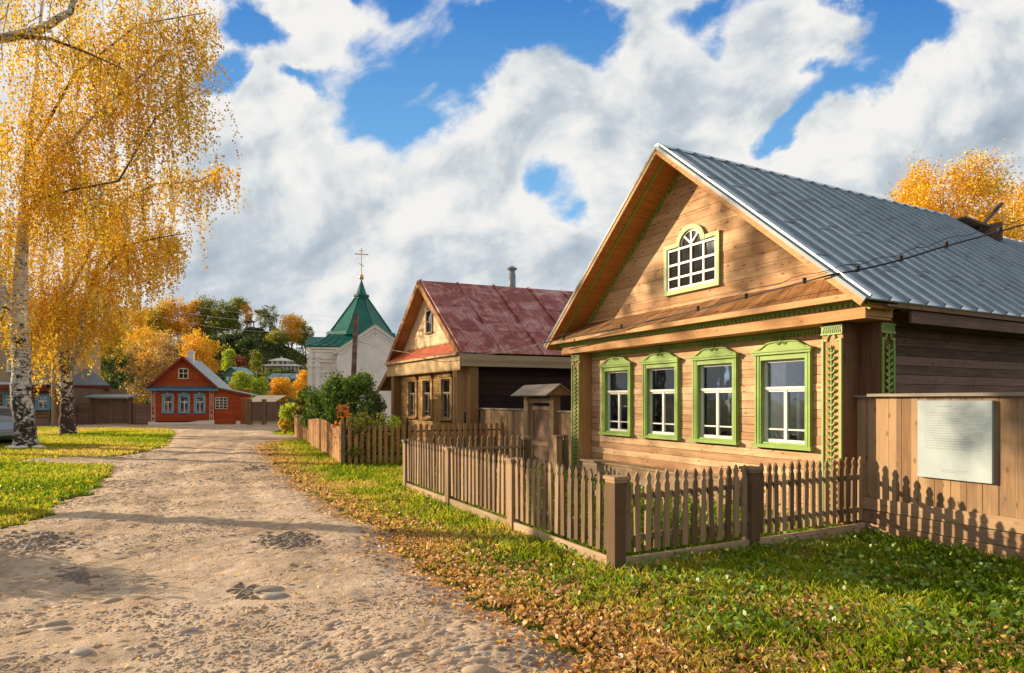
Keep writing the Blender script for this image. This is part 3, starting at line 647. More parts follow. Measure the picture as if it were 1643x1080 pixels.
# ---------------------------------------------------------------- roofed gate and yard fence between the houses
V0 = .3
gx = lambda px: H1.sx(px, V0)
yf = thing('board_fence', 'plank yard fence between the roofed gate and the red roofed house', 'fence', H1.w(gx(766), V0) + (0,), H1.rz)
Lf = gx(848) - gx(766); mb = MB(); x = 0
while x < Lf - .05: mb.box(x, min(x + .19, Lf - .02), rr.uniform(-.006, .004), .03, .05, 1.40); x += .196
mb.build('planks', M['plank'], yf); mb = MB(); mb.box(-.02, Lf, -.06, .08, 1.402, 1.44); mb.build('cap', M['greywood'], yf); mb = MB(); mb.box(-.02, .08, -.07, -.01, 0, 1.40); mb.build('post', M['fence'], yf)
yf = thing('board_fence', 'short plank fence piece between the roofed gate and the near house corner', 'fence', H1.w(gx(896), V0) + (0,), H1.rz)
Lf = -6.2 - gx(896); mb = MB(); x = 0
while x < Lf - .05: mb.box(x, min(x + .15, Lf - .01), rr.uniform(-.006, .004), .03, .05, 1.38); x += .156
mb.build('planks', M['plank'], yf); mb = MB(); mb.box(-.02, Lf, -.06, .08, 1.382, 1.42); mb.build('cap', M['greywood'], yf)
g0, g1 = gx(848), gx(896); gt = thing('wooden_gate', 'wooden yard gate under its own small pitched roof', 'gate', H1.w(g0, V0) + (0,), H1.rz); Lg = g1 - g0
mb = MB(); mb.box(0, .20, -.14, .06, 0, 1.78); mb.build('post', M['fence'], gt, .006)
mb = MB(); mb.box(Lg - .20, Lg, -.14, .06, 0, 1.78); mb.build('post', M['fence'], gt, .006)
mb = MB(); mb.box(.21, Lg - .21, -.02, .02, .05, 1.52); dr = mb.build('door', M['brown_gate'], gt)
mb = MB(); mb.box(.21, .30, -.045, -.021, .05, 1.52); mb.box(Lg - .30, Lg - .21, -.045, -.021, .05, 1.52); mb.box(.30, Lg - .30, -.045, -.021, 1.42, 1.52); mb.box(.30, Lg - .30, -.045, -.021, .55, .65); mb.box(.3, Lg - .3, -.045, -.021, .05, .15); mb.build('door_frame', M['fence'], dr)
mb = MB(); mb.box(.20, Lg - .20, -.10, .03, 1.60, 1.70); mb.build('lintel', M['fence_x'], gt)
mb = MB()
mb.polyx([(-.42, 1.76), (-.04, 2.02), (-.04, 2.05), (-.44, 1.78)], -.16, Lg + .16); mb.polyx([(-.04, 2.02), (.36, 1.76), (.38, 1.78), (-.04, 2.05)], -.16, Lg + .16)
mb.build('gate_roof', M['greywood'], gt)
mb = MB(); mb.polyx([(-.38, 1.78), (.32, 1.78), (-.04, 2.015)], Lg + .08, Lg + .12); mb.polyx([(-.38, 1.78), (.32, 1.78), (-.04, 2.015)], -.12, -.08); mb.build('gable_board', M['plank'], gt)
# ================================================================ street fence round the garden of the second house
C0 = (-4.17, 15.6)
fv = Fr(C0[0], C0[1], .885, .40)       # lattice fence runs towards the yard
lf = thing('slatted_fence', 'open slatted wooden fence with black iron posts behind the picket fence', 'fence', C0 + (0,), fv.rz)
def slat(h, w=.085):
    m = MB(); m.poly([(-w / 2, 0), (w / 2, 0), (w / 2, h - .04), (w / 4, h), (-w / 4, h), (-w / 2, h - .04)], -.012, .012); return m
s0 = slat(1.02).build('slat', M['orange_boards'], None); sme = s0.data; bpy.data.objects.remove(s0)
for i in range(36): inst('slat', sme, lf, (.14 + i * .152, -.03, .02 + .012 * math.sin(i * 1.7)))
mb = MB(); mb.box(.02, 5.6, -.012, .01, .28, .32); mb.box(.02, 5.6, -.012, .01, .84, .88); mb.build('rail', M['black'], lf)
for x, h in ((0.03, 1.25), (1.62, 1.2), (3.2, 1.35), (4.8, 1.2)):
    mb = MB(); mb.box(x - .025, x + .025, -.0, .05, 0, h); mb.build('post', M['black'], lf)
fa = (-10.0, 29.0); L = math.hypot(C0[0] - fa[0], C0[1] - fa[1]); ff = Fr(fa[0], fa[1], C0[0] - fa[0], C0[1] - fa[1])
bfn = thing('board_fence', 'close boarded orange-brown fence leading down the street to the shrubs', 'fence', fa + (0,), ff.rz)
mb = MB(); x = 0; rr = random.Random(12)
while x < L - .03:
    wd = rr.uniform(.11, .15); y = .018 * math.sin(x * 1.3) + rr.uniform(-.006, .006); top = 1.0 + .05 * math.sin(x * .8) + .04 * (x / L); mb.box(x, x + wd - .005, y - .02, y, .02, top); x += wd
mb.build('boards', M['orange_boards'], bfn)
mb = MB()
for k in range(8): x = L * k / 7.3 + .4; mb.box(x, x + .05, .03, .07, 0, 1.22)
mb.build('iron_posts', M['black'], bfn)
mb = MB(); mb.box(L - .05, L + .02, -.06, .03, 0, 1.10); mb.build('corner_board', M['fence'], bfn)
# ================================================================ church
CHX, CHY = X_(580, 48), 48.0
ch = thing('church', 'white church with a green tent roof and gilded cross', 'church', (CHX, CHY, 0), R(13))
oct0 = math.pi / 8
mb = MB(); mb.lathe((0, 0, 0), [(2.72, 6.45), (2.72, 6.72), (2.35, 6.86), (.50, 9.45), (.50, 9.55), (.62, 9.58), (.62, 9.68), (.42, 9.76), (.07, 10.75)], 8, False, oct0); mb.build('tent_roof', M['greenroof'], ch)
mb = MB()
for k in range(8):
    a = oct0 + k * math.pi / 4; P = lambda r, z: (r * math.cos(a), r * math.sin(a), z); mb.tube([P(2.38, 6.86), P(.51, 9.46)], .045, 6)
mb.build('roof_ribs', M['greenroof'], ch)
mb = MB(); mb.lathe((0, 0, 0), [(2.2, 5.3), (2.2, 6.5)], 8, False, oct0); mb.build('drum', M['plaster'], ch)
mb = MB()
prof = [(3.75, 5.50), (3.1, 5.72), (2.6, 6.1), (2.3, 6.45)]
for i in range(3):
    (r0, z0), (r1, z1) = prof[i], prof[i + 1]
    for k in range(4):
        a, b = math.pi / 4 + k * math.pi / 2, math.pi / 4 + (k + 1) * math.pi / 2; q = 2 ** .5
        mb.add([(r0 * q * math.cos(a), r0 * q * math.sin(a), z0), (r0 * q * math.cos(b), r0 * q * math.sin(b), z0), (r1 * q * math.cos(b), r1 * q * math.sin(b), z1), (r1 * q * math.cos(a), r1 * q * math.sin(a), z1)], [(0, 1, 2, 3)])
for k in range(12):
    x = -3.6 + k * .65
    for i in range(3):
        (r0, z0), (r1, z1) = prof[i], prof[i + 1]; mb.bar((x * r0 / 3.75, -r0, z0 + .03), (x * r1 / 3.75, -r1, z1 + .03), .06)
mb.box(-3.8, 3.8, -3.8, 3.8, 5.42, 5.50); mb.build('skirt_roof', M['greenroof'], ch)
mb = MB(); mb.box(-3.5, 3.5, -3.5, 3.5, 0, 5.42)
for z, d in ((5.25, .18), (5.05, .10), (4.55, .08), (4.35, .14), (3.6, .07), (.5, .12)): mb.box(-3.5 - d, 3.5 + d, -3.5 - d, 3.5 + d, z, z + .13)
for x in (-3.45, -2.95, -1.6, 2.9): mb.box(x - .16, x + .16, -3.62, -3.5, .5, 5.0); mb.box(x - .24, x + .24, -3.68, -3.5, 4.0, 4.2); mb.box(x - .24, x + .24, -3.68, -3.5, 4.62, 4.8)
for y in (-3.3, -2.4, -.8, .8, 2.4, 3.3): mb.box(-3.62, -3.5, y - .16, y + .16, .5, 5.0); mb.box(-3.70, -3.5, y - .24, y + .24, 4.0, 4.2)
mb.build('wall', M['plaster'], ch)
gxc = .95; mb = MB(); mb.poly([(gxc - 2.55, 0), (gxc + 2.55, 0), (gxc + 2.55, 4.9), (gxc, 6.72), (gxc - 2.55, 4.9)], -4.7, -3.4)
for k, (d, y) in enumerate(((0, -4.86), (.22, -4.80), (.42, -4.75))):
    for sg in (-1, 1):
        A, B = (gxc, 6.86 - d * 1.25), (gxc + sg * (2.75 - d * 1.1), 4.92); mb.slope(A, B, y, -4.7, -.12, 0)
mb.build('porch_gable', M['plaster'], ch)
mb = MB()
for sg in (-1, 1): mb.slope((gxc, 6.88), (gxc + sg * 2.8, 4.9), -4.88, -3.3, .004, .05)
mb.build('porch_roof', M['plaster'], ch)
mb = MB(); mb.box(-4.0, -.5, 3.5, 9, 0, 5.6); mb.build('rear_wall', M['plaster'], ch)
mb = MB(); mb.polyx([(2.0, 5.6), (9.2, 5.6), (9.2, 6.5), (3.2, 6.75), (2.0, 6.0)], -4.2, -.6); mb.build('rear_roof', M['greenroof'], ch)
cr = MB(); cr.lathe((0, 0, 10.7), [(.05, 0), (.06, .15), (.15, .25), (.19, .38), (.15, .5), (.05, .58), (.07, .63), (.03, .7)], 12)
cr.box(-.028, .028, -.02, .02, 11.35, 13.3); cr.box(-.48, .48, -.021, .021, 12.78, 12.86); cr.box(-.17, .17, -.021, .021, 13.05, 13.11)
cr.hexa([(-.2, -.021, 12.08), (.2, -.021, 11.86), (.2, .021, 11.86), (-.2, .021, 12.08), (-.2, -.021, 12.15), (.2, -.021, 11.93), (.2, .021, 11.93), (-.2, .021, 12.15)])
for p in ((-.48, 12.82), (.48, 12.82), (0, 13.3)): cr.lathe((p[0], 0, p[1]), [(.005, -.06), (.06, 0), (.005, .06)], 6)
cr.build('cross', M['goldm'], ch)
# ================================================================ red wooden house across the end of the street
RO = (X_(243.7, 41.6), 41.6); RF_ = Fr(RO[0], RO[1], .959, .282)
rh = thing('wooden_house', 'small red-brown wooden house with blue carved windows and a lean-to', 'house', RO + (0,), RF_.rz)
xs = lambda px, y=0: RF_.sx(px, y)
xr = xs(341.5); xa = xs(385.3); xm = xs(292.8, -.3); za = RF_.z(572.4, xm, -.3); ze = 2.50
xl = xs(234, -.3); sl = (za - ze) / (xm - xl); xe = xm + (xm - xl)
rw = dict(casing=M['blue'], sash=M['white'])
hs = []
for a, b in ((260, 279), (286.5, 304.6), (311.8, 329.5)):
    c = (xs(a) + xs(b)) / 2; hs.append(russian_window(rh, c, RF_.z(663.4, c), RF_.z(633, c), .70, 0.0, RF_.z(628.5, c), rw, detail=False, op_side=.10, curtains=False))
mb = MB(); plank_wall(mb, 0, xr, .28, 2.55, .13, 0, .1, hs); mb.build('front_wall', M['redwall'], rh)
sw = MB()
for (a, b, c, d) in hs:
    for q in (.03, .07): sw.box(a - q, a - q + .012, -.055, -.046, c, d + .1); sw.box(b + q - .012, b + q, -.055, -.046, c, d + .1)
    sw.box(a - .1, b + .1, -.12, -.102, d + .085, d + .10); sw.box(a - .1, b + .1, -.12, -.102, d + .12, d + .13); sw.lathe(((a + b) / 2, -.12, d + .15), [(.002, 0), (.06, .05), (.002, .10)], 6)
sw.build('white_trim', M['white'], rh)
mb = MB()
for x in (0.02, xr - .14):
    mb.box(x - .05, x + .20, -.05, 0.001, .30, 2.5); mb.build('corner_board', M['redwall'], rh); mb = MB()
mb = MB()
for x in (-.03, xr - .19):
    for q in (0, .215): mb.box(x + q, x + q + .025, -.065, -.05, .32, 2.45)
    for z in (.32, 1.0, 2.43): mb.box(x + .025, x + .215, -.065, -.05, z, z + .025)
    mb.box(x + .08, x + .09, -.06, -.05, 1.3, 2.1); mb.box(x + .15, x + .16, -.06, -.05, 1.3, 2.1); mb.box(x + .115, x + .125, -.06, -.05, 1.2, 2.2)
    mb.poly([(x + .12, .50), (x + .16, .62), (x + .12, .76), (x + .08, .62)], -.062, -.05)
mb.build('corner_trim', M['white'], rh)
mb = MB(); mb.poly([(-.2, -.1), (xr + .1, -.1), (xr + .1, .32), (xr - .8, .30), (xr - 1.6, .20), (.4, .21), (.1, .28), (-.2, .26)], -.12, .05); mb.box(xa - .25, xa + .02, -.10, .1, -.1, .26); mb.build('plinth', M['white'], rh)
mb = MB(); gable_wall(mb, 0, 0, xm, 2.5, za - .1, .13, -.02, .05, sl, [(xm - .28, xm + .28, RF_.z(605, xm), RF_.z(593, xm))], 0.0)
mb.box(xr + .003, xa, .02, .1, .0, 1.2); mb.poly([(xr + .003, 1.2), (xa, 1.2), (xa, 1.95), (xr + .003, 2.55)], .02, .1); mb.build('gable_wall', M['redwall'], rh)
mb = MB(); mb.box(0, .1, .1, 6, 0, 2.5); mb.box(xa - .1, xa, .1, 6, 0, 1.9); mb.box(0, xa, 6, 6.1, 0, 2.5); mb.build('side_wall', M['redwall'], rh)
zw, zw2 = RF_.z(607, xm), RF_.z(591, xm)
mb = MB(); mb.box(xm - .31, xm - .25, -.05, -.02, zw, zw2 - .06); mb.box(xm + .25, xm + .31, -.05, -.02, zw, zw2 - .06); mb.box(xm - .31, xm + .31, -.05, -.02, zw - .04, zw + .01)
mb.poly([(xm - .31, zw2 - .06), (xm + .31, zw2 - .06), (xm + .2, zw2), (xm, zw2 + .02), (xm - .2, zw2)], -.05, -.02); mb.box(xm - .02, xm + .02, -.045, -.02, zw, zw2 - .06); mb.box(xm - .25, xm + .25, -.045, -.02, (zw + zw2) / 2 - .02, (zw + zw2) / 2 + .02); aw2 = mb.build('attic_window', M['white'], rh)
mb = MB(); mb.box(xm - .27, xm + .27, -.0, .004, zw, zw2 - .05); mb.build('pane', glassmat('dark attic glass', .03, (.03, .03, .03)), aw2)
c = (xs(346.6) + xs(364)) / 2; za1, za2 = RF_.z(655.8, c), RF_.z(637.8, c)
mb = MB()
for i in range(4): x = c - .37 + i * .73 / 3; mb.box(x - .015, x + .015 + .0, -.02, .02, za1, za2)
for i in range(5): z = za1 + (za2 - za1) * i / 4; mb.box(c - .39, c + .38, -.022, .02, z - .016, z + .016)
aw2 = mb.build('lean_to_window', M['white'], rh)
mb = MB(); mb.box(c - .38, c + .38, .010, .014, za1, za2); mb.build('pane', glassmat('dark annex glass', .03, (.04, .04, .04)), aw2)
mb = MB(); mb.slope((xm, za), (xl, ze), -.3, 6.3, 0, .05); mb.slope((xm, za), (xe, ze), -.3, 6.3, 0, .05)
x2 = xs(403, -.1); mb.slope((xe - .02, ze), (x2, RF_.z(634, x2, -.1)), -.1, 5.5, 0.002, .045); mb.build('roof', M['greytin'], rh)
mb = MB(); mb.slope((xm, za), (xl, ze), -.33, -.3, -.10, .052); mb.slope((xm, za), (xe, ze), -.33, -.3, -.10, .052); mb.slope((xe, ze - .02), (x2, RF_.z(634, x2, -.1) - .02), -.13, -.1, -.08, .03)
mb.slope((xm, za), (xl, ze), -.29, 0, -.05, -.0); mb.build('bargeboard', M['redtrim'], rh)
mb = MB(); mb.hexa([(xl + .02, -.32, 2.40), (xe + .02, -.32, 2.40), (xe - .15, 0, 2.62), (xl + .15, 0, 2.62), (xl + .02, -.32, 2.43), (xe + .02, -.32, 2.43), (xe - .15, 0, 2.65), (xl + .15, 0, 2.65)]); mb.build('pent_roof', M['bluetin'], rh)
mb = MB(); mb.box(xl + .02, xe + .02, -.345, -.32, 2.32, 2.43); mb.build('cornice', M['blue'], rh)
mb = MB(); mb.box(xm + .05, xm + .42, 1.0, 1.37, za - .6, za + .35); mb.box(xm + .01, xm + .46, .96, 1.41, za + .35, za + .47); mb.box(xm + .12, xm + .35, 1.06, 1.3, za + .47, za + .55); mb.build('chimney', M['white'], rh)
mb = MB(); mb.box(xa + .002, xa + .12, .0, .12, 0, 1.8); mb.build('post', M['redwall'], rh)
mb = MB(); mb.box(xa + .12, xs(399), .3, .36, 0, 1.75); mb.build('shed_door', M['orange_boards'], rh)
# dark gate to the right of the red house
Y = 42.5
gr = thing('wooden_gate', 'dark brown double gate between the red house and the street fence', 'gate', (X_(400, Y), Y, 0))
W_ = X_(500, Y) - X_(400, Y)
for px in (401, 424, 471, 499):
    x = X_(px, Y) - X_(400, Y); mb = MB(); mb.box(x - .12, x + .12, -.12, .12, 0, 1.75); mb.build('post', M['brown_gate'], gr)
mb = MB(); mb.box(.12, W_ - .1, -.03, .03, .25, 1.58); mb.build('leaf', M['brown_gate'], gr)
mb = MB(); mb.box(.12, W_ - .12, -.05, -.031, 1.36, 1.46); mb.box(.12, W_ - .12, -.05, -.031, .5, .6); mb.build('rail', M['brown_gate'], gr)
# gates and fences to the left of the red house
Y = 42.5; x0 = X_(142.6, Y)
gl = thing('wooden_gate', 'wide brown double gate with flat roof left of the red house', 'gate', (x0, Y, 0)); W_ = X_(214.8, Y) - x0
for a in (.12, W_ - .30): mb = MB(); mb.box(a, a + .2, -.12, .1, 0, 1.85); mb.build('post', M['brown_gate'], gl)
mb = MB(); mb.box(.32, W_ / 2 - .03, -.03, .03, .12, 1.78); mb.build('door', M['brown_gate'], gl)
mb = MB(); mb.box(W_ / 2 + .03, W_ - .30, -.03, .03, .12, 1.78); mb.build('door', M['brown_gate'], gl)
mb = MB(); mb.box(.32, W_ - .3, -.06, -.031, 1.5, 1.6); mb.box(.32, W_ - .3, -.06, -.031, .45, .55); mb.box(W_ / 2 - .07, W_ / 2 + .07, -.07, -.032, .12, 1.78); mb.build('frame', M['brown_gate'], gl)
mb = MB(); mb.hexa([(-.03, -.5, 1.85), (W_ + .03, -.5, 1.85), (W_ + .03, .4, 2.03), (-.03, .4, 2.03), (-.03, -.5, 1.9), (W_ + .03, -.5, 1.9), (W_ + .03, .4, 2.08), (-.03, .4, 2.08)]); mb.build('gate_roof', M['greytin'], gl)
for (a, b, zt, lb) in ((214.8, 243.5, 1.42, 'brown board fence joining the flat roofed gate to the red house'), (117, 142.6, 1.40, 'brown board fence between the second birch trunk and the flat roofed gate')):
    f_ = thing('board_fence', lb, 'fence', (X_(a, Y), Y, 0)); W_ = X_(b, Y) - X_(a, Y)
    mb = MB()
    for i in range(7): mb.box(0, W_, -.03 + .006 * (i % 2), .02, .03 + i * .2, .03 + i * .2 + .19)
    mb.build('boards', M['brown_h'], f_); mb = MB(); mb.box(0, W_, -.05, .05, 1.43, 1.46); mb.box(0, .12, -.06, -.031, 0, 1.43); mb.build('cap', M['brown_gate'], f_)
# ================================================================ log houses on the left
Y = 46.0; x0 = X_(60, Y); x1 = X_(165, Y)
lh = thing('log_house', 'log house with grey corrugated roof behind the birches', 'house', (x0 + .9, Y - 2.8, 0), R(32)); W_ = x1 - x0
mb = MB()
for i in range(11):
    z = .2 + i * .22; mb.tube([(0, 0, z), (W_ - .1, 0, z)], .125, 8); mb.tube([(W_ - .1, 0, z), (W_ - .1, 6, z)], .125, 8); mb.tube([(0, 0, z), (0, 6, z)], .125, 8)
mb.box(.05, W_ - .12, .05, 6, 0, 2.6); mb.build('wall', M['logs'], lh)
mb = MB(); mb.box(W_ - .5, W_ + .0, -.16, -.125, .6, 2.4); mb.build('corner_boarding', M['orange_boards'], lh)
zb = Z_(619, Y); zt = Z_(572, Y) + .2
mb = MB(); mb.add([(-.5, -.6, zb), (W_ + .45, -.6, zb), (W_ + .45, 6.6, zb), (-.5, 6.6, zb), (W_ * .28, 3, zt), (W_ * .60, 3, zt)], [(0, 1, 5, 4), (1, 2, 5), (2, 3, 4, 5), (3, 0, 4), (0, 3, 2, 1)])
for i in range(34):
    x = -.45 + i * (W_ + .85) / 33; tx_ = min(max((x + .5) / (W_ + .95), 0), 1)
    # ridge of corrugation from eave up to hip or ridge
    xe_, ye_, ze_ = x, -.6, zb
    r0, r1 = W_ * .28, W_ * .60
    if x < r0: k = (x + .5) / (r0 + .5)
    elif x > r1: k = (W_ + .45 - x) / (W_ + .45 - r1)
    else: k = 1
    mb.bar((x, -.6, zb + .02), (x, -.6 + 3.6 * k, zb + (zt - zb) * k + .02), .08, .05)
mb.build('roof', M['greytin'], lh)
mb = MB(); mb.box(-.5, W_ + .45, -.62, -.56, zb - .18, zb - .01); mb.box(-.45, W_ + .4, -.5, 0, zb - .35, zb - .2); mb.box(W_ + .39, W_ + .45, -.56, 6.5, zb - .18, zb - .01); mb.build('fascia', M['redtrim'], lh)
Y = 40.0; x0 = X_(-40, Y); x1 = X_(80, Y); W_ = x1 - x0
bh = thing('log_house', 'two storey house of logs below and beige boards above at the left edge', 'house', (x0, Y, 0))
wz = [russian_window(bh, X_(18, Y) - x0, Z_(660, Y), Z_(628, Y), .8, -.13, 9, dict(casing=M['blue'], sash=M['white']), crest=False, detail=False, curtains=False), russian_window(bh, X_(71, Y) - x0, Z_(658, Y), Z_(633, Y), .9, -.13, 9, dict(casing=M['blue'], sash=M['white']), crest=False, detail=False, curtains=False)]
mb = MB()
for i in range(10):
    z = .45 + i * .21; segs = [(0, W_)]
    for (a, b, c, d) in wz:
        if c < z < d: segs = [q for (p, r) in segs for q in ((p, min(r, a)), (max(p, b), r)) if q[1] - q[0] > .02]
    for p, q in segs: mb.tube([(p, 0, z), (q, 0, z)], .12, 8)
mb.box(0, W_, -.11, .0, .0, .42); mb.box(W_ - .12, W_, .0, 8, 0, 2.5); mb.box(0, .1, 0, 8, 0, 2.5); mb.build('log_wall', M['logs'], bh)
mb = MB(); xu = X_(30, Y) - x0; zr = Z_(617, Y)
mb.hexa([(-.3, -.7, zr - .05), (W_ + .3, -.7, zr - .05), (W_ + .3, .6, zr + .35), (-.3, .6, zr + .35), (-.3, -.7, zr), (W_ + .3, -.7, zr), (W_ + .3, .6, zr + .4), (-.3, .6, zr + .4)]); mb.build('lower_roof', M['greytin'], bh)
mb = MB(); mb.box(-.3, W_ + .3, -.72, -.68, zr - .25, zr - .06); mb.box(-.2, W_ + .2, -.6, 0, zr - .42, zr - .28); mb.build('fascia', M['redtrim'], bh)
mb = MB(); w2_ = russian_window(bh, X_(14, Y) - x0, Z_(597, Y), Z_(573, Y), .8, .35, 9, dict(casing=M['white'], sash=M['white']), crest=False, detail=False, curtains=False)
a, b, c, d = w2_; zt = Z_(505, Y); mb.box(0, a, .35, .5, zr + .2, zt); mb.box(b, xu, .35, .5, zr + .2, zt); mb.box(a, b, .35, .5, zr + .2, c); mb.box(a, b, .35, .5, d, zt); mb.box(xu - .1, xu, .5, 8, zr + .2, zt); mb.build('upper_wall', M['beige'], bh)
mb = MB(); mb.poly([(-.4, zt - .1), (xu + .4, zt - .1), (xu / 2, zt + 1.6)], -.1, 8.4); mb.build('roof', M['greytin'], bh)
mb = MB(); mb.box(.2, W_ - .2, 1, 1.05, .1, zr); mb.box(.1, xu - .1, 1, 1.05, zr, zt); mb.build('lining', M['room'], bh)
# utility pole stump with brace by the second birch, poles, wires
def pole(label, px, Y, ztop, r=.12, lean=0, mat=None, arm=True, zb=0, name='utility_pole'):
    x = X_(px, Y); th = thing(name, label, 'pole', (x, Y, zb)); m = MB(); m.tube([(0, 0, 0), (lean * .5, 0, (ztop - zb) * .5), (lean, 0, ztop - zb)], [r * 1.15, r, r * .9], 8); m.build('shaft', mat or M['greywood'], th)
    if arm: m = MB(); m.box(lean - .6, lean + .6, -.05, .05, ztop - zb - .5, ztop - zb - .4); m.build('crossarm', mat or M['greywood'], th)
    return th
up = pole('grey wooden pole with slanted braces between the two birches', 88, 38.5, 8.6, .17, 0, M['greywood'])
mb = MB(); mb.bar((.1, 0, 5), (1.0, .4, 0), .16); mb.build('brace', M['dark_post'], up); mb = MB(); mb.bar((-.1, 0, 3), (.55, -.3, 0), .14); mb.build('brace', M['dark_post'], up)
mp_ = pole('dark leaning wooden pole standing in front of the church', 563, 24.0, Z_(503, 24), .10, .20, M['dark_side'], arm=False)
def cable(label, pts, r, sag, name='cable', clips=0, mat=None):
    P = [Vector(p) for p in pts]; out = []
    for a, b, sg in zip(P[:-1], P[1:], sag):
        for k in range(12):
            f = k / 12; q = a.lerp(b, f); q.z -= sg * 4 * f * (1 - f); out.append(q)
    out.append(P[-1]); th = thing(name, label, 'cable', out[0]); o0 = out[0]
    m = MB(); m.tube([q - o0 for q in out], r, 5); m.build('wire', mat or M['black'], th)
    if clips:
        m = MB()
        for i in range(2, len(out) - 1, clips):
            q = out[i] - o0; m.box(q.x - .018, q.x + .018, q.y - .018, q.y + .018, q.z - .02, q.z + .05)
        m.tube([q - o0 + Vector((0, 0, .045 + .05 * abs(math.sin(i * .8)))) for i, q in enumerate(out)], r * .35, 4); m.build('clips', M['black'], th)
    return th
HL = H1.w(XL - .45, -.66); HR = H1.w(.15, -.68); HM = H1.w(-3.0, -.66)
def w3(px, py, Y): return (X_(px, Y), Y, Z_(py, Y))
cable('pale service cable strung from the leaning pole past the red roof to the near house', [w3(567, 545, 24), w3(660, 567, 19.6), w3(740, 567, 17.6), w3(874, 549, H1.w(2 * XM - XE, -.66)[1])], .012, [.05, .03, .12], mat=M['greywood'])
cable('black power cable crossing the front of the near house above its pent roof', [w3(874, 550, 13.2), w3(1120, 497, H1.w(H1.sx(1120, -.66), -.66)[1]), w3(1334, 441, 7.5), w3(1500, 400, 7.6), w3(1700, 345, 8.2)], .012, [.02, .0, .03, .0], clips=5)
wp = [(300, 0), (1, 0)]
for i, (ya, yb, yc) in enumerate(((499, 505, 508), (513, 514, 519), (528, 532, 534))):
    cable(('topmost', 'middle', 'lowest')[i] + ' thin overhead wire passing behind the church spire', [w3(250, ya - 22, 90), w3(510, yb, 70), w3(700, yc, 60)], .010, [.8, .5], 'overhead_wire', mat=M['greytin'])
pole('small distant pole beside the green hill house', 380, 150, Z_(589, 150), .14, 0, None, False, Z_(614, 150))
pole('small distant pole left of the pale yellow villa', 412, 170, Z_(592, 170), .14, 0, None, False, Z_(610, 170))
# ================================================================ car at the left edge
cY = 22.6; car = thing('parked_car', 'rear end of a silver-blue parked car cut by the left edge', 'car', (X_(9, 22.4), cY, 0), R(180))
cm = paint('silver blue car paint', (.22, .27, .36), .25, .05, metal=.4)
mb = MB(); prof = [(0.02, .35), (0, .62), (.05, .85), (.18, .98), (.55, 1.40), (1.1, 1.47), (2.2, 1.45), (2.9, 1.05), (3.9, .90), (4.15, .70), (4.2, .35), (3.75, .22), (.4, .22)]
n = len(prof); ring = []
for yy, ins in ((-.86, .04), (-.80, 0), (.80, 0), (.86, .04)):
    ring.append([(p[0], yy * (1 - .16 * max(0, p[1] - .9)), p[1] if abs(yy) < .85 else .22 + (p[1] - .22) * .94 + .02) for p in prof])
vs = [v for r_ in ring for v in r_]; fs = [(i * n + k, i * n + (k + 1) % n, (i + 1) * n + (k + 1) % n, (i + 1) * n + k) for i in range(3) for k in range(n)] + [tuple(range(n)), tuple(range(4 * n - 1, 3 * n - 1, -1))]
mb.add(vs, fs, False); mb.build('body', cm, car, .03)
mb = MB(); mb.box(-.06, .12, -.80, .80, .38, .58); mb.build('bumper', cm, car, .03)
for sy_ in (-1, 1):
    mb = MB(); mb.box(.0, .16, sy_ * .82 - .07, sy_ * .82 + .07, .66, .92); mb.build('tail_light', paint('tail light red', (.45, .02, .02), .3), car, .02)
    for xw in (.85, 3.35):
        mb = MB(); mb.tube([(xw, sy_ * .72, .31), (xw, sy_ * .88, .31)], .31, 16); wl = mb.build('wheel', M['black'], car); mb = MB(); mb.tube([(xw, sy_ * .87, .31), (xw, sy_ * .895, .31)], .19, 12); mb.build('rim', M['greytin'], wl)
mb = MB(); mb.hexa([(.20, -.66, 1.0), (.22, .66, 1.0), (.24, .66, 1.0), (.24, -.66, 1.0), (.50, -.6, 1.36), (.50, .6, 1.36), (.52, .6, 1.36), (.52, -.6, 1.36)]); mb.build('rear_window', paint('tinted glass', (.02, .025, .03), .1), car)
# ================================================================ terrain
_lat = {}
def vn(x, y, freq, seed):
    if seed not in _lat: _lat[seed] = np.random.default_rng(seed).random((256, 256))
    L = _lat[seed]; x = np.asarray(x) * freq; y = np.asarray(y) * freq
    xi = np.floor(x).astype(int); yi = np.floor(y).astype(int); fx = x - xi; fy = y - yi; fx = fx * fx * (3 - 2 * fx); fy = fy * fy * (3 - 2 * fy)
    g = lambda a, b: L[a % 256, b % 256]
    return (g(xi, yi) * (1 - fx) + g(xi + 1, yi) * fx) * (1 - fy) + (g(xi, yi + 1) * (1 - fx) + g(xi + 1, yi + 1) * fx) * fy
def fbm(x, y, freq, seed, oct=4, gain=.5):
    s = 0; a = 1; tot = 0
    for o in range(oct): s = s + a * vn(x, y, freq * 2 ** o, seed + o); tot += a; a *= gain
    return s / tot
# road edges in plan (distance from camera, x)
RE = [(0, 1.6), (3.0, .95), (3.81, .45), (4.28, .23), (5.16, -.19), (6.12, -.65), (7.66, -1.42), (9.41, -2.56), (11.5, -3.7), (14, -4.92), (17, -6.4), (21.6, -8.6), (24.5, -9.6), (25.5, -9.0), (26.5, -3), (28.5, -3), (29.5, -11), (33, -12.6), (36, -13.2), (38, -12), (39, 2), (44, 4)]
LE = [(0, -30), (5.0, -14), (7.0, -8.4), (7.68, -6.24 - .25), (8.4, -6.45), (9.26, -6.78), (11.3, -7.7), (13.9, -8.9), (15.6, -9.9), (16.2, -11.6), (16.8, -13.4), (17.6, -13.2), (18.2, -11.6), (20.8, -11.9), (24, -13.2), (29.2, -15.8), (33.3, -17.9), (35.5, -19.5), (37.2, -23), (38.0, -60), (44, -60)]
def edge(T, y): return np.interp(y, [a for a, b in T], [b for a, b in T])
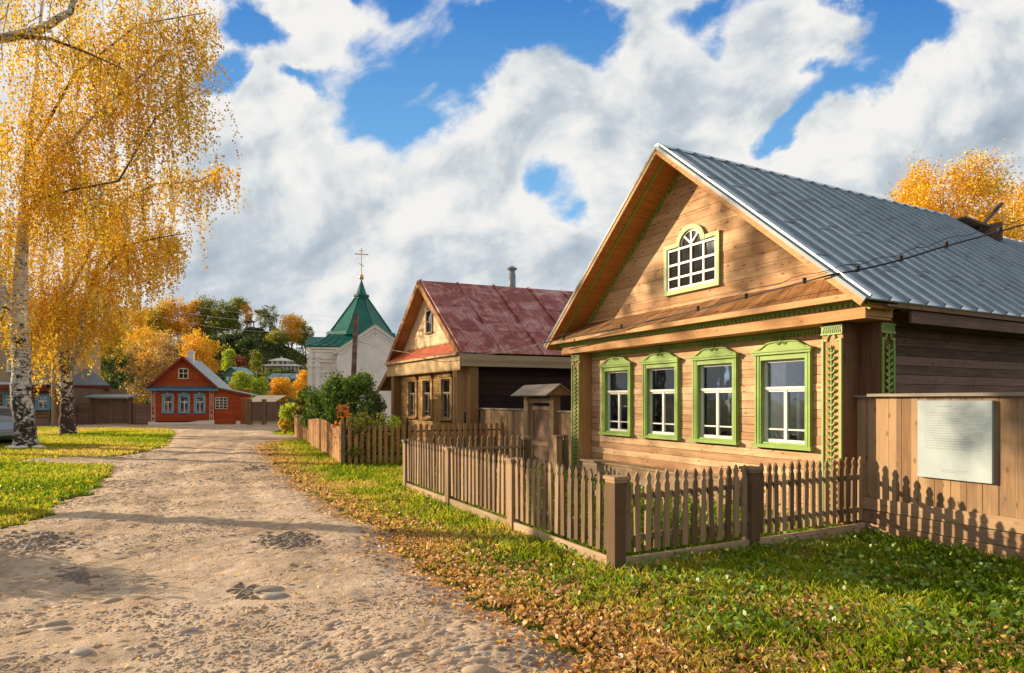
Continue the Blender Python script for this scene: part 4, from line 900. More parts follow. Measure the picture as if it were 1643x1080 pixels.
def redge(y): return edge(RE, y) + (fbm(y, y * 0, .9, 40) - .5) * .45 + (fbm(y, y * 0, 5, 44) - .5) * .30 + (fbm(y, y * 0, 17, 45) - .5) * .12
def ledge(y): return edge(LE, y) + (fbm(y, y * 0, .9, 50) - .5) * .5 + (fbm(y, y * 0, 4, 54) - .5) * .5 + (fbm(y, y * 0, 15, 57) - .5) * .25
def road_h(x, y):
    h = (fbm(x, y, .45, 1, 3) - .5) * .05 + (fbm(x, y, 2.2, 5, 3) - .5) * .055 + (fbm(x, y * 1.0, 9, 9, 3) - .5) * .019 * (.4 + 1.2 * fbm(x, y, .7, 13, 2))
    h = h + .028 * np.exp(-(((x + 2.7) / .5) ** 2)) * 0
    return h + .055
def road_z(x, y):
    re_, le_ = redge(y), ledge(y); d = np.minimum(re_ - x, x - le_); f = np.clip(d / .5, 0, 1)
    ut = (x - le_) / np.maximum(re_ - le_, .1); trk = np.exp(-((ut - .40) / .055) ** 2) + np.exp(-((ut - .72) / .055) ** 2)
    return np.where(d < 0, -.02, .004 + (road_h(x, y) - .028 * trk) * f)
def grid_obj(name, X, Yg, Z, mat, parent=None, attr=None, mask=None, smooth=True):
    ny, nx = X.shape; co = np.stack([X, Yg, Z], -1).reshape(-1, 3).astype(np.float32)
    i = np.arange(ny * nx).reshape(ny, nx); f = np.stack([i[:-1, :-1], i[:-1, 1:], i[1:, 1:], i[1:, :-1]], -1).reshape(-1, 4)
    if mask is not None: f = f[mask.reshape(-1)]
    me = bpy.data.meshes.new(name); me.vertices.add(len(co)); me.vertices.foreach_set('co', co.ravel()); me.loops.add(f.size); me.loops.foreach_set('vertex_index', f.ravel().astype(np.int32))
    me.polygons.add(len(f)); me.polygons.foreach_set('loop_start', np.arange(0, f.size, 4, dtype=np.int32)); me.polygons.foreach_set('loop_total', np.full(len(f), 4, np.int32))
    me.polygons.foreach_set('use_smooth', np.full(len(f), smooth)); me.update(calc_edges=True); me.validate()
    if attr is not None: a = me.attributes.new('tint', 'FLOAT', 'POINT'); a.data.foreach_set('value', attr.ravel().astype(np.float32))
    me.materials.append(mat); o = bpy.data.objects.new(name, me); COL.objects.link(o)
    if parent: o.parent = parent
    return o
# soil under the grass
m, t = newmat('grassy soil'); v = coords(t, False)
n1 = t.noise(v, .55, 5, .6); n2 = t.noise(v, 9, 5, .65); n3 = t.noise(v, 60, 3, .6)
c = t.ramp(t.m('ADD', t.m('MULTIPLY', n1, .5), t.m('MULTIPLY', n2, .5)), [(.36, (.05, .035, .016)), (.46, (.055, .07, .012)), (.54, (.10, .14, .016)), (.62, (.22, .18, .03)), (.7, (.26, .14, .04))])
finish(m, t, t.mix(t.m('MULTIPLY', n3, .5), c, (.03, .02, .01)), .95, bump=t.m('ADD', n2, n3), bstr=.8, bdist=.03, spec=.1); M['soil'] = m
m, t = newmat('dirt road'); v = coords(t, False)
n1 = t.noise(v, .7, 6, .6, .4); n2 = t.noise(v, 6, 6, .65, .2); n3 = t.noise(v, 70, 4, .65); vo = t.n('ShaderNodeTexVoronoi', {'Vector': t.vm('ADD', v, t.vm('SCALE', (1, 1, 0), sc=t.m('MULTIPLY', n2, .12))), 'Scale': 11.0}).outputs['Distance']
c = t.ramp(t.m('ADD', t.m('MULTIPLY', n1, .6), t.m('MULTIPLY', n2, .4)), [(.34, (.25, .17, .115)), (.43, (.48, .35, .24)), (.54, (.65, .49, .36)), (.66, (.80, .64, .48))])
c = t.mix(t.m('MULTIPLY', t.ss(n3, .5, .72), .55), c, (.17, .12, .085))
pb = t.ss(vo, .42, .10); area = t.ss(t.noise(v, .9, 3, .5), .50, .60)
c = t.mix(t.m('MULTIPLY', t.m('MULTIPLY', pb, area), .45), c, (.36, .30, .25))
bmp = t.m('ADD', t.m('ADD', t.m('MULTIPLY', n2, 1.2), t.m('MULTIPLY', n3, .35)), t.m('MULTIPLY', t.m('MULTIPLY', pb, area), .9))
finish(m, t, c, .92, bump=bmp, bstr=1.0, bdist=.05, spec=.15); M['road'] = m
m, t = newmat('stone'); v, r, raw = coords(t); n = t.noise(v, 9, 5, .6)
c = t.mix(r, (.30, .25, .20), (.46, .41, .37)); c = t.mix(t.ss(n, .4, .7), c, (.26, .19, .14))
finish(m, t, c, .7, bump=n, bstr=.4, bdist=.01); M['stone'] = m
m, t = newmat('stones'); a = t.n('ShaderNodeAttribute', None, attribute_name='tint').outputs['Fac']; v = coords(t, False); n = t.noise(v, 25, 4, .6)
c = t.ramp(a, [(0, (.30, .21, .145)), (.5, (.42, .31, .225)), (1, (.50, .40, .32))]); c = t.mix(t.m('MULTIPLY', t.ss(n, .4, .7), .6), c, (.33, .24, .17))
finish(m, t, c, .8, bump=n, bstr=.5, bdist=.01); M['stones'] = m
M['dkstones'] = paint('dark road stones', (.21, .16, .125), .8, .4, scale=8)  # darker tone for a few stone clusters on the road
gm = MB(); gm.add([(-3000, -3000, -.03), (3000, -3000, -.03), (3000, 5000, -.03), (-3000, 5000, -.03)], [(0, 1, 2, 3)]); tag(gm.build('ground', M['soil']), kind='structure')
ys = np.concatenate([np.geomspace(1.0, 14, 520), np.geomspace(14, 44, 160)[1:]]); us = np.linspace(0, 1, 330)
Yg = np.repeat(ys[:, None], len(us), 1); lo = np.maximum(ledge(ys), np.maximum(-ys * 1.15 - 3, -60))[:, None]; hi = redge(ys)[:, None]; Xg = lo + (hi - lo) * us[None, :]
Zg = road_z(Xg, Yg); tag(grid_obj('road', Xg, Yg, Zg, M['road']), kind='structure')
# verge sheets (gently uneven turf)
def turf_z(x, y): return .02 + (fbm(x, y, .6, 70, 3) - .5) * .07 + (fbm(x, y, 4, 74, 2) - .5) * .02
gx_ = np.linspace(-4, 7.5, 150); gy_ = np.geomspace(2.5, 34, 240); XX, YY = np.meshgrid(gx_, gy_)
lo = redge(gy_)[:, None] - .03; XX = lo + (np.linspace(0, 1, 150)[None, :] ** 1.5) * 13; ZZ = np.minimum(turf_z(XX, YY), .0 + (XX - lo) * .25 + .012)
tag(grid_obj('grass_verge', XX, YY, ZZ, M['soil']), kind='structure')
gy_ = np.linspace(7.2, 38, 200); YY = np.repeat(gy_[:, None], 120, 1); hi = ledge(gy_)[:, None] + .03; XX = hi - (np.linspace(0, 1, 120)[None, :] ** 1.5) * 22; ZZ = np.minimum(turf_z(XX, YY), (hi - XX) * .25 + .012)
tag(grid_obj('grass_lawn', XX, YY, ZZ, M['soil']), kind='structure')
# hill
def crest(x, y):
    px = CX + F * x / np.maximum(y, 1); return np.interp(px, [-900, -300, 0, 360, 398, 422, 455, 500, 560, 650, 800, 1200], [20, 23, 24, 22, 30, 29, 23, 18, 13, 9, 5, 4])
def hill_z(x, y):
    tt = (y - 115) / 125.; f = np.interp(tt, [-.05, 0, .44, .68, .82, 1, 1.15, 2.4], [0, .0, .21, .39, .66, 1.0, 1.03, .9]); return crest(x, y) * f * (1 + .05 * (fbm(x, y, .04, 90, 3) - .5) * 2) + (fbm(x, y, .12, 95, 3) - .5) * 1.2 * np.clip(tt * 3, 0, 1) - .5 * (tt <= 0)
m, t = newmat('hillside'); v = coords(t, False); n1 = t.noise(v, .05, 6, .65); n2 = t.noise(v, .6, 5, .65)
c = t.ramp(t.m('ADD', t.m('MULTIPLY', n1, .6), t.m('MULTIPLY', n2, .4)), [(.38, (.015, .022, .01)), (.5, (.04, .05, .015)), (.6, (.09, .085, .02)), (.7, (.16, .12, .03))]); finish(m, t, c, .95, bump=n2, bstr=1, bdist=.6, spec=.05); M['hill'] = m
XX, YY = np.meshgrid(np.linspace(-420, 330, 200), np.linspace(112, 420, 150)); tag(grid_obj('hill', XX, YY, hill_z(XX, YY), M['hill']), kind='structure')
# ================================================================ foliage
def leaf_obj(name, C, size, mat, parent=None, tint=None, asp=.62, updown=None, loc=None, folded=False):
    N = len(C); C = np.asarray(C, np.float64)
    if loc is not None: C = C - np.asarray(loc)
    a = rng.normal(size=(N, 3)); 
    if updown is not None: a[:, 2] *= updown          # <1 : leaf axis lies flatter, >1 : hangs
    a /= np.linalg.norm(a, axis=1)[:, None]; b = np.cross(a, rng.normal(size=(N, 3))); b /= np.linalg.norm(b, axis=1)[:, None]
    s = (size * rng.uniform(.65, 1.25, N))[:, None] if np.isscalar(size) else np.asarray(size)[:, None]
    V = np.stack([C - a * s * .5, C + b * s * asp * .5, C + a * s * .5, C - b * s * asp * .5], 1).reshape(-1, 3).astype(np.float32)
    me = bpy.data.meshes.new(name); me.vertices.add(4 * N); me.vertices.foreach_set('co', V.ravel()); me.loops.add(4 * N); me.loops.foreach_set('vertex_index', np.arange(4 * N, dtype=np.int32))
    me.polygons.add(N); me.polygons.foreach_set('loop_start', np.arange(0, 4 * N, 4, dtype=np.int32)); me.polygons.foreach_set('loop_total', np.full(N, 4, np.int32)); me.update(calc_edges=True)
    if tint is None: tint = rng.random(N)
    at = me.attributes.new('tint', 'FLOAT', 'POINT'); at.data.foreach_set('value', np.repeat(np.clip(tint, 0, 1), 4).astype(np.float32))
    me.materials.append(mat); o = bpy.data.objects.new(name, me); COL.objects.link(o)
    if parent: o.parent = parent
    return o
PAL = {
 'birch': [(0, (.34, .20, .015)), (.2, (.72, .40, .02)), (.5, (.92, .58, .035)), (.82, (.96, .70, .07)), (1, (.60, .60, .07))],
 'orange': [(0, (.55, .28, .015)), (.4, (.90, .52, .03)), (.8, (.95, .60, .04)), (1, (.85, .66, .08))],
 'yellow': [(0, (.30, .24, .02)), (.4, (.66, .48, .03)), (.8, (.85, .62, .05)), (1, (.55, .55, .05))],
 'lime': [(0, (.16, .26, .02)), (.4, (.42, .55, .04)), (.8, (.70, .72, .06)), (1, (.85, .70, .06))],
 'dark': [(0, (.02, .05, .01)), (.5, (.06, .11, .015)), (.85, (.14, .20, .02)), (1, (.45, .36, .03))],
 'olive': [(0, (.08, .11, .012)), (.5, (.24, .27, .03)), (.85, (.48, .43, .04)), (1, (.7, .52, .05))],
 'tan': [(0, (.20, .12, .05)), (.5, (.46, .30, .11)), (.85, (.70, .46, .12)), (1, (.85, .6, .15))],
 'red': [(0, (.10, .02, .012)), (.6, (.26, .07, .03)), (1, (.40, .16, .06))],
 'green': [(0, (.03, .08, .01)), (.5, (.12, .24, .025)), (.85, (.28, .42, .04)), (1, (.50, .50, .08))],
 'litter': [(0, (.24, .11, .035)), (.35, (.58, .29, .09)), (.65, (.78, .47, .18)), (.85, (.85, .60, .32)), (1, (.85, .56, .06))],
 'maple': [(0, (.30, .05, .012)), (.5, (.75, .22, .03)), (1, (.85, .45, .05))],
}
LM = {k: leafmat(k + ' leaves', v) for k, v in PAL.items()}
m, t = newmat('birch bark'); v = coords(t, False)
st = t.noise(t.vm('MULTIPLY', v, (3.5, 3.5, 19.0)), 1.0, 5, .65, .5); bl = t.noise(t.vm('MULTIPLY', v, (2.0, 2.0, 2.6)), 1.6, 7, .72, 1.2); z_ = t.n('ShaderNodeSeparateXYZ', {0: v}).outputs[2]
lowk = t.n('ShaderNodeMapRange', {0: z_, 1: .0, 2: 5.5, 3: .12, 4: -.02}).outputs[0]
k1 = t.ss(t.m('ADD', bl, lowk), .55, .61); k2 = t.ss(st, .54, .60)
c = t.mix(t.noise(v, 6, 4, .6), (.50, .45, .40), (.80, .76, .72)); c = t.mix(t.m('MULTIPLY', k2, .85), c, (.06, .045, .035)); c = t.mix(k1, c, (.05, .035, .028))
finish(m, t, c, .8, bump=t.m('ADD', t.m('MULTIPLY', k1, -1.0), st), bstr=.6, bdist=.03, spec=.2); M['bark'] = m
m, t = newmat('dark birch bark'); v = coords(t, False); a_ = t.noise(t.vm('MULTIPLY', v, (2.5, 2.5, 3.5)), 1.4, 7, .72, 1.0); z_ = t.n('ShaderNodeSeparateXYZ', {0: v}).outputs[2]
lk = t.n('ShaderNodeMapRange', {0: z_, 1: 1.0, 2: 6.5, 3: .12, 4: -.06}).outputs[0]
c = t.mix(t.ss(t.m('ADD', a_, lk), .50, .58), (.66, .60, .55), (.075, .045, .035)); finish(m, t, c, .85, bump=a_, bstr=.7, bdist=.04, spec=.15); M['darkbark'] = m
M['brownbark'] = paint('brown bark', (.10, .065, .045), .9, .3, scale=4, bstr=.6)
M['twig'] = paint('twigs', (.13, .075, .045), .8, .2)
def pxpt(p): px, py, Y = p; return np.array([X_(px, Y), Y, Z_(py, Y)])
def limb(m, pts, r0, r1, seg=8):
    P = [pxpt(p) for p in pts]; n = len(P); out = []
    for i in range(n - 1):
        for k in range(3):
            f = k / 3; q = P[i] * (1 - f) + P[i + 1] * f; out.append(q + rng.normal(size=3) * r0 * .12 * (i + k > 0))
    out.append(P[-1]); rad = np.linspace(r0, r1, len(out)); return out, rad
def birch(label, trunk, tr, limbs, regions, mat, leaf=.10, name='birch_tree', twigs=True, extra=()):
    base = pxpt(trunk[0]); base[2] = -.05; th = thing(name, label, 'tree', tuple(base))
    m = MB(); P = [pxpt(p) for p in trunk]; P[0][2] = -.05; out = []; rad = []
    for i in range(len(P) - 1):
        for k in range(4): f = k / 4; out.append(Vector(P[i] * (1 - f) + P[i + 1] * f - base) + Vector(rng.normal(size=3) * .02 * (i + k > 0))); rad.append((tr[i] * (1 - f) + tr[i + 1] * f) * (1 + .05 * math.sin(i * 9 + k * 2)))
    out.append(Vector(P[-1] - base)); rad.append(tr[-1]); m.tube(out, rad, 14); m.build('trunk', M['bark'] if 'darker' not in label else M['darkbark'], th)
    anchors = []
    for (pts, r0, r1, spread, ln, cnt) in limbs:
        m = MB(); o, rd = limb(m, pts, r0, r1); m.tube([Vector(q - base) for q in o], list(rd), 8); m.build('limb', M['bark'] if r0 > .085 else M['twig'], th)
        for k in range(int(cnt * .72)):
            q = o[min(len(o) - 1, int(len(o) * (.15 + .85 * rng.random() ** .8)))]; f = rng.random(); i = int((len(o) - 2) * (.12 + .88 * f ** 1.1)); g = rng.random(); q = o[i] * (1 - g) + o[i + 1] * g
            q = q + rng.normal(size=3) * np.array([spread, spread, spread * .35])
            for j in range(2): anchors.append((q + rng.normal(size=3) * .09, ln * rng.uniform(.3, 1.1)))
    for (px, py, rx, ry, n, ln, Y0, dY) in regions:
        for k in range(int(n * .74)):
            while True:
                a, b = rng.uniform(-1, 1, 2)
                if a * a + b * b < 1: break
            Y = Y0 + rng.uniform(-1, 1) * dY * (1 - .6 * (a * a + b * b)); q = pxpt((px + a * rx, py + b * ry, Y0)) + np.array([0, Y - Y0, 0]); bl_ = ln * rng.uniform(.6, 1.1)
            for j in range(2): anchors.append((q + rng.normal(size=3) * .10, bl_ * rng.uniform(.5, 1.1)))
    nreg = len(anchors)
    for (q, n, sp, ln) in extra:
        for k in range(n): anchors.append((np.array(q) + rng.normal(size=3) * np.array([sp, sp, .12]), ln * rng.uniform(.6, 1.1)))
    Cs = []; tw = MB(); tn = []; 
    for k, (q, ln) in enumerate(anchors):
        n = max(5, int(ln / .041)); s = np.linspace(0, 1, n); out_ = rng.normal(size=2) * (.28 if k < nreg else .04)
        p = q[None, :] + np.stack([out_[0] * np.sqrt(s), out_[1] * np.sqrt(s), -ln * s + .10 * np.sin(s * 3)], 1)
        p = p + rng.normal(size=p.shape) * ((.06 + .05 * (k % 3)) * (1 - .5 * s))[:, None]; Cs.append(p); tn.append(np.full(n, .15 + .7 * rng.random()) + rng.normal(size=n) * .16)
        if twigs and k % 5 == 0: tw.tube([Vector(q - base), Vector(q - base) + Vector((out_[0] * .7, out_[1] * .7, -ln * .45)), Vector(q - base) + Vector((out_[0], out_[1], -ln * .92))], [.012, .008, .004], 3, cap=False)
    if twigs and tw.v: tw.build('twigs', M['twig'], th)
    C = np.concatenate(Cs); leaf_obj('crown', C, leaf, LM[mat], th, np.concatenate(tn), loc=base, updown=1.4); return th
b1 = birch('large weeping yellow birch nearest the road with thick black and white trunk',
  [(42, 722, 21.6), (40, 690, 21.6), (36, 640, 21.6), (33, 560, 21.6), (31, 480, 21.7), (35, 400, 21.8), (36, 330, 22), (48, 220, 22.2), (60, 90, 22.4), (75, -80, 22.5)], [.40, .32, .29, .27, .23, .18, .13, .09, .06, .03],
  [([(32, 545, 21.6), (14, 505, 21.4), (0, 455, 21.2), (-40, 370, 20.5)], .20, .10, .8, 1.6, 40),
   ([(36, 360, 22), (70, 290, 21.6), (100, 240, 21.3), (150, 185, 21), (230, 120, 20.6), (300, 60, 20.5)], .09, .015, .55, 2.2, 170),
   ([(40, 330, 22), (90, 310, 21), (190, 290, 20.5), (250, 190, 20), (300, 155, 19.8), (322, 142, 19.7)], .05, .008, .4, 2.0, 100),
   ([(45, 250, 22), (120, 120, 21.5), (220, 40, 21), (330, 20, 20.5)], .06, .012, .6, 2.4, 150)],
  [(55, 90, 130, 150, 150, 2.4, 22, 2.6), (222, 60, 105, 100, 115, 2.1, 21.5, 2.0), (60, 270, 120, 110, 105, 2.0, 22, 2.6), (250, 165, 70, 50, 50, 1.8, 21.5, 1.5), (0, 380, 40, 60, 60, 1.8, 21.5, 2), (318, 50, 22, 60, 60, 1.3, 21, 1)], 'birch')
b2 = birch('second yellow birch with a darker forked trunk standing further back on the lawn',
  [(109, 700, 30), (108, 675, 30), (108, 640, 30), (105, 580, 30), (103, 520, 30), (104, 460, 30), (110, 380, 30), (125, 280, 30)], [.38, .30, .28, .25, .20, .15, .11, .05],
  [([(112, 590, 30), (128, 555, 29.5), (134, 500, 29.3), (147, 455, 29), (165, 400, 29), (190, 340, 28.5)], .15, .05, .8, 2.2, 60),
   ([(110, 470, 30), (165, 360, 28), (200, 320, 26.5), (250, 295, 25.5), (320, 290, 25), (360, 268, 25), (384, 290, 25)], .09, .010, .22, 1.7, 85),
   ([(147, 455, 29), (200, 395, 27), (260, 380, 26), (300, 375, 26)], .07, .015, .45, 1.9, 70)],
  [(190, 300, 130, 70, 110, 2.6, 28, 3), (130, 400, 100, 90, 120, 2.6, 30, 3), (210, 390, 80, 60, 110, 2.2, 28, 2), (85, 530, 34, 45, 60, 1.9, 31, 1.5), (90, 495, 50, 45, 95, 2.4, 30.5, 2), (65, 420, 50, 90, 90, 2.6, 30.5, 2), (165, 480, 55, 45, 110, 2.2, 30, 2)], 'birch', leaf=.122)
sv = -tr; spots = []  # out-of-view leaf clumps added sunward of wall points to cast dapples
for (lx, ly, z, n, sp, ln) in ((-1.62, 0, 4.0, 14, .06, .9), (-1.05, 0, 3.95, 12, .07, .75), (-1.35, 0, 4.35, 5, .10, .2), (-2.15, 0, 4.75, 8, .07, .6), (-2.45, 0, 5.1, 8, .16, .25), (-3.75, 0, 3.75, 12, .12, .5), (-4.7, 0, 3.45, 9, .12, .4), (-1.9, 0, 3.6, 8, .08, .7),
                              (-2.7, -.42, 2.78, 9, .14, .3), (-.9, -.42, 2.78, 7, .12, .3), (-4.0, -.42, 2.78, 8, .2, .25), (1.5, -.06, 1.35, 12, .22, .35), (2.6, -.06, 1.2, 10, .2, .5), (-8.9, .3, .9, 8, .12, .6), (-10.6, .3, .9, 8, .1, .6)):
    a_, b_ = H1.w(lx, ly); s_ = (a_ + 13.6 + (.6 if n % 2 else -.4)) / -sv.x; spots.append(((a_ + sv.x * s_, b_ + sv.y * s_, z + sv.z * s_ + ln * .35), n * 4, sp * .9, ln))
b3 = birch('near birch whose branch and foliage hang into the upper left corner',
  [(-520, 800, 11.1), (-480, 500, 11.5), (-400, 200, 12.0), (-260, 0, 12.8), (-200, -200, 13)], [.24, .2, .17, .12, .05],
  [([(-300, -60, 12.6), (-150, -40, 14), (0, 62, 15), (60, 48, 15.2), (112, 20, 15.3), (125, -20, 15.3)], .17, .05, .6, 1.2, 50), ([(20, 58, 15.05), (80, 62, 15), (140, 85, 15), (200, 112, 15)], .055, .012, .3, 1.0, 60), ([(-150, -40, 14), (-80, -70, 14.5), (0, -90, 15)], .1, .03, .6, 1.2, 30)],
  [(-190, -90, 130, 50, 50, 1.0, 15, 2), (40, -70, 170, 60, 90, 1.1, 15.5, 2)], 'birch', leaf=.075, extra=spots)
# roadside birch out of view to the left: its trunk and lowest twigs shade the road, leaf clumps added to its crown dapple the gable
for (x, y, lb) in ((-21.5, 20.6, 'birch beyond the left edge whose shadow crosses the road'), (-25, 25.4, 'birch standing second beyond the left edge'), (-29, 31.2, 'birch standing farthest beyond the left edge')):
    th = thing('birch_tree', lb, 'tree', (x, y, 0)); m = MB(); m.tube([(0, 0, 0), (.2, 0, 4), (.1, .2, 9)], [.3, .2, .08], 8); m.build('trunk', M['bark'], th)
    C = rng.normal(size=(9000, 3)) * np.array([1.6, 1.6, 1.5]) + np.array([x, y, 8]); leaf_obj('crown', C, .11, LM['birch'], th, loc=(x, y, 0))
# ---------------------------------------------------------------- other trees and shrubs
def blob_tree(name, label, px, yt, yb, wpx, Y, pal, n, leaf, trunk=True, zb=None, lobes=9, group=None, bark='brownbark', dens=.55, flat=.8, seedd=0, cat='tree', thin=1.0):
    r = np.random.default_rng(abs(int(px * 7 + yt)) + seedd); x = X_(px, Y); g = float(hill_z(x, Y)) if Y > 116 else 0.0
    if zb is not None: g = zb
    zt = Z_(yt, Y); zc0 = max(Z_(yb, Y), g + .1); W = wpx / F * Y; th = thing(name, label, cat, (x, Y, g), 0, group)
    H = zt - zc0; L = [(0, 0, zc0 + H * (.52 if lobes < 30 else .40), W * (.36 if lobes < 30 else .28), W * .30, H * (.46 if lobes < 30 else .36))]
    for i in range(lobes):
        a = r.uniform(0, 6.28); h = r.random(); rad = W * (.30 if lobes < 30 else .38) * (1 - .5 * abs(h - .4)) * r.uniform(.6, 1.1); s = W * (r.uniform(.15, .27) if lobes < 30 else r.uniform(.07, .17))
        L.append((rad * math.cos(a), rad * math.sin(a), zc0 + H * (.12 + .76 * h), s, s, min(s * flat * 1.1, H * .3)))
    vol = np.array([l[3] * l[4] * l[5] for l in L]) ** .67; ids = r.choice(len(L), n, p=vol / vol.sum()); L = np.array(L)
    d = r.normal(size=(n, 3)); d /= np.linalg.norm(d, axis=1)[:, None]; rr_ = r.random(n) ** .35
    C = L[ids, :3] + d * L[ids, 3:6] * rr_[:, None] * (1 + .12 * np.sin(d[:, 0:1] * 7 + ids[:, None]) )
    # clumps: pull leaves to random cluster centres for light and dark masses
    ncl = max(12, n // 38); cc = C[r.choice(n, ncl)]; ci = r.integers(0, ncl, n); take = r.random(n) < dens; sp = W * .045
    C[take] = cc[ci[take]] + r.normal(size=(take.sum(), 3)) * sp
    C[:, 2] = np.clip(C[:, 2], zc0 * 1.0 - .0, zt * 1.02)
    tint = np.clip(.5 + r.normal(size=n) * .2 + (r.random(ncl)[ci] - .5) * .6 * take, 0, 1); C = C + np.array([x, Y, 0])
    leaf_obj('crown', C, leaf, LM[pal], th, tint, loc=(x, Y, g))
    if trunk:
        m = MB(); rt = max(.05, W * .022); top = zc0 + H * .75 - g; m.tube([(0, 0, -.3), (W * .01, 0, top * .4), (-W * .01, 0, top)], [rt, rt * .8, rt * .25], 7)
        for k in range(4 if cat == 'tree' else 3):
            a = k * 1.7 + r.random(); z0 = (zc0 - g) * .8 + H * .15 * k; m.tube([(0, 0, z0), (W * .18 * math.cos(a), W * .18 * math.sin(a), z0 + H * .16), (W * .32 * math.cos(a), W * .32 * math.sin(a), z0 + H * .26)], [rt * .5, rt * .3, rt * .1], 5)
        m.build('trunk', M[bark], th)
    return th
G1 = 'autumn trees on the hill'; G2 = 'trees below the hill'
TR = [ # px, top, bottom, width, Y, palette, n, leaf
 (225, 492, 560, 46, 245, 'orange', 2600, .62, 'orange tree at the left end of the hilltop row', G1),
 (255, 482, 562, 48, 242, 'yellow', 2800, .62, 'yellow-green tree second in the hilltop row', G1),
 (285, 474, 560, 54, 244, 'orange', 3000, .62, 'tall broad orange tree rising highest on the hilltop', G1),
 (313, 478, 560, 44, 240, 'orange', 2600, .62, 'orange-yellow tree just right of the tallest orange one', G1),
 (338, 476, 562, 52, 243, 'olive', 2600, .62, 'olive green tree in the middle of the hilltop row', G1),
 (357, 480, 566, 38, 236, 'olive', 2200, .62, 'darker olive tree right of the middle of the hilltop row', G1),
 (380, 475, 560, 40, 244, 'olive', 2000, .60, 'tall olive tree at the right end of the dense hilltop row', G1),
 (397, 482, 530, 20, 243, 'orange', 700, .55, 'slim orange-tipped tree left of the gazebo', G1),
 (418, 494, 530, 22, 245, 'olive', 520, .50, 'thin see-through tree right of the gazebo', G1),
 (433, 490, 536, 30, 242, 'olive', 900, .50, 'airy green tree between the gazebo and the big orange tree', G1),
 (468, 502, 552, 52, 238, 'orange', 2600, .60, 'large rounded orange tree at the right end of the ridge', G1),
 (490, 515, 566, 30, 232, 'olive', 1000, .55, 'brownish bare-branched tree on the slope by the church', G1),
 (445, 530, 552, 40, 222, 'olive', 1200, .50, 'low olive thicket under the ridge', G1),
 (372, 530, 580, 50, 205, 'dark', 2600, .60, 'dark green tree mass on the shaded slope', G1),
 (335, 540, 585, 50, 190, 'dark', 2300, .60, 'dark green tree above the chimney of the red house', G1),
 (400, 545, 572, 34, 200, 'dark', 1300, .50, 'dark round bush on the middle of the slope', G1),
 (190, 500, 570, 70, 225, 'yellow', 2600, .62, 'yellow tree high on the slope behind the birches', G1),
 (140, 520, 580, 80, 215, 'orange', 2600, .62, 'orange tree on the slope seen between the birch trunks', G1),
 (70, 500, 590, 110, 225, 'yellow', 3000, .65, 'wide yellow tree on the slope behind the thick trunk', G1),
 (0, 500, 600, 120, 215, 'olive', 3000, .65, 'olive tree on the slope at the left edge', G1),
 (365, 556, 598, 27, 165, 'lime', 1500, .42, 'bright lime tree standing alone on the dark slope', G2),
 (388, 570, 592, 22, 168, 'red', 700, .38, 'dark red bush right of the lime tree', G2),
 (411, 562, 600, 30, 172, 'olive', 1400, .42, 'olive tree left of the yellow villa', G2),
 (456, 594, 606, 60, 178, 'dark', 1300, .42, 'dark hedge below the yellow villa', G2),
 (392, 598, 640, 46, 88, 'lime', 3000, .24, 'yellow-lime tree above the dark gate', G2),
 (418, 606, 642, 34, 84, 'lime', 2000, .24, 'smaller lime bush above the gate post', G2),
 (372, 618, 644, 30, 80, 'yellow', 1500, .22, 'yellow bush behind the lean-to of the red house', G2),
 (456, 608, 650, 52, 66, 'orange', 5000, .17, 'dense round orange tree behind the dark gate', G2),
 (487, 594, 640, 36, 74, 'orange', 2600, .20, 'taller orange tree beside the church wall', G2),
 (470, 640, 668, 34, 60, 'dark', 1500, .18, 'green shrub under the round orange tree', G2),
 (315, 528, 608, 72, 82, 'orange', 5200, .26, 'glowing orange tree directly behind the red house chimney', G2),
 (262, 530, 660, 80, 72, 'tan', 3600, .24, 'pale tan half bare birch left of the red house gable', G2),
 (215, 545, 660, 74, 70, 'tan', 3400, .24, 'greyish orange birch above the brown gate', G2),
 (235, 525, 600, 90, 88, 'orange', 4200, .28, 'broad orange crown above the brown gate', G2),
 (180, 560, 650, 60, 64, 'dark', 2400, .24, 'dark green tree beside the corrugated roof', G2),
 (325, 578, 612, 30, 80, 'orange', 1500, .24, 'small orange crown right of the chimney', G2),
 (150, 540, 620, 60, 80, 'yellow', 2400, .28, 'yellow tree over the log house roof', G2),
]
for i, (px, yt, yb, wd, Y, pal, n, lf_, lb, g) in enumerate(TR):
    blob_tree('bush' if ('bush' in lb or 'hedge' in lb or 'shrub' in lb) else ('birch_tree' if 'birch' in lb.split(' left')[0] and 'behind' not in lb and 'between' not in lb else 'autumn_tree'), lb, px, yt, yb, wd * (1.12 if Y > 180 else 1), Y, pal, int(n * (2.6 if Y > 180 else 1.6)), lf_, group=g, lobes=14, bark='bark' if pal in ('tan',) else 'brownbark', dens=.6)
blob_tree('birch_tree', 'tall golden birch rising behind the metal roof at the right', 1515, 252, 470, 190, 31, 'birch', 38000, .12, lobes=46, bark='bark', dens=.7, flat=1.1)
blob_tree('birch_tree', 'darker golden birch at the right edge behind the metal roof', 1628, 272, 470, 130, 34, 'birch', 24000, .12, lobes=34, bark='bark', dens=.7, flat=1.1, seedd=3)
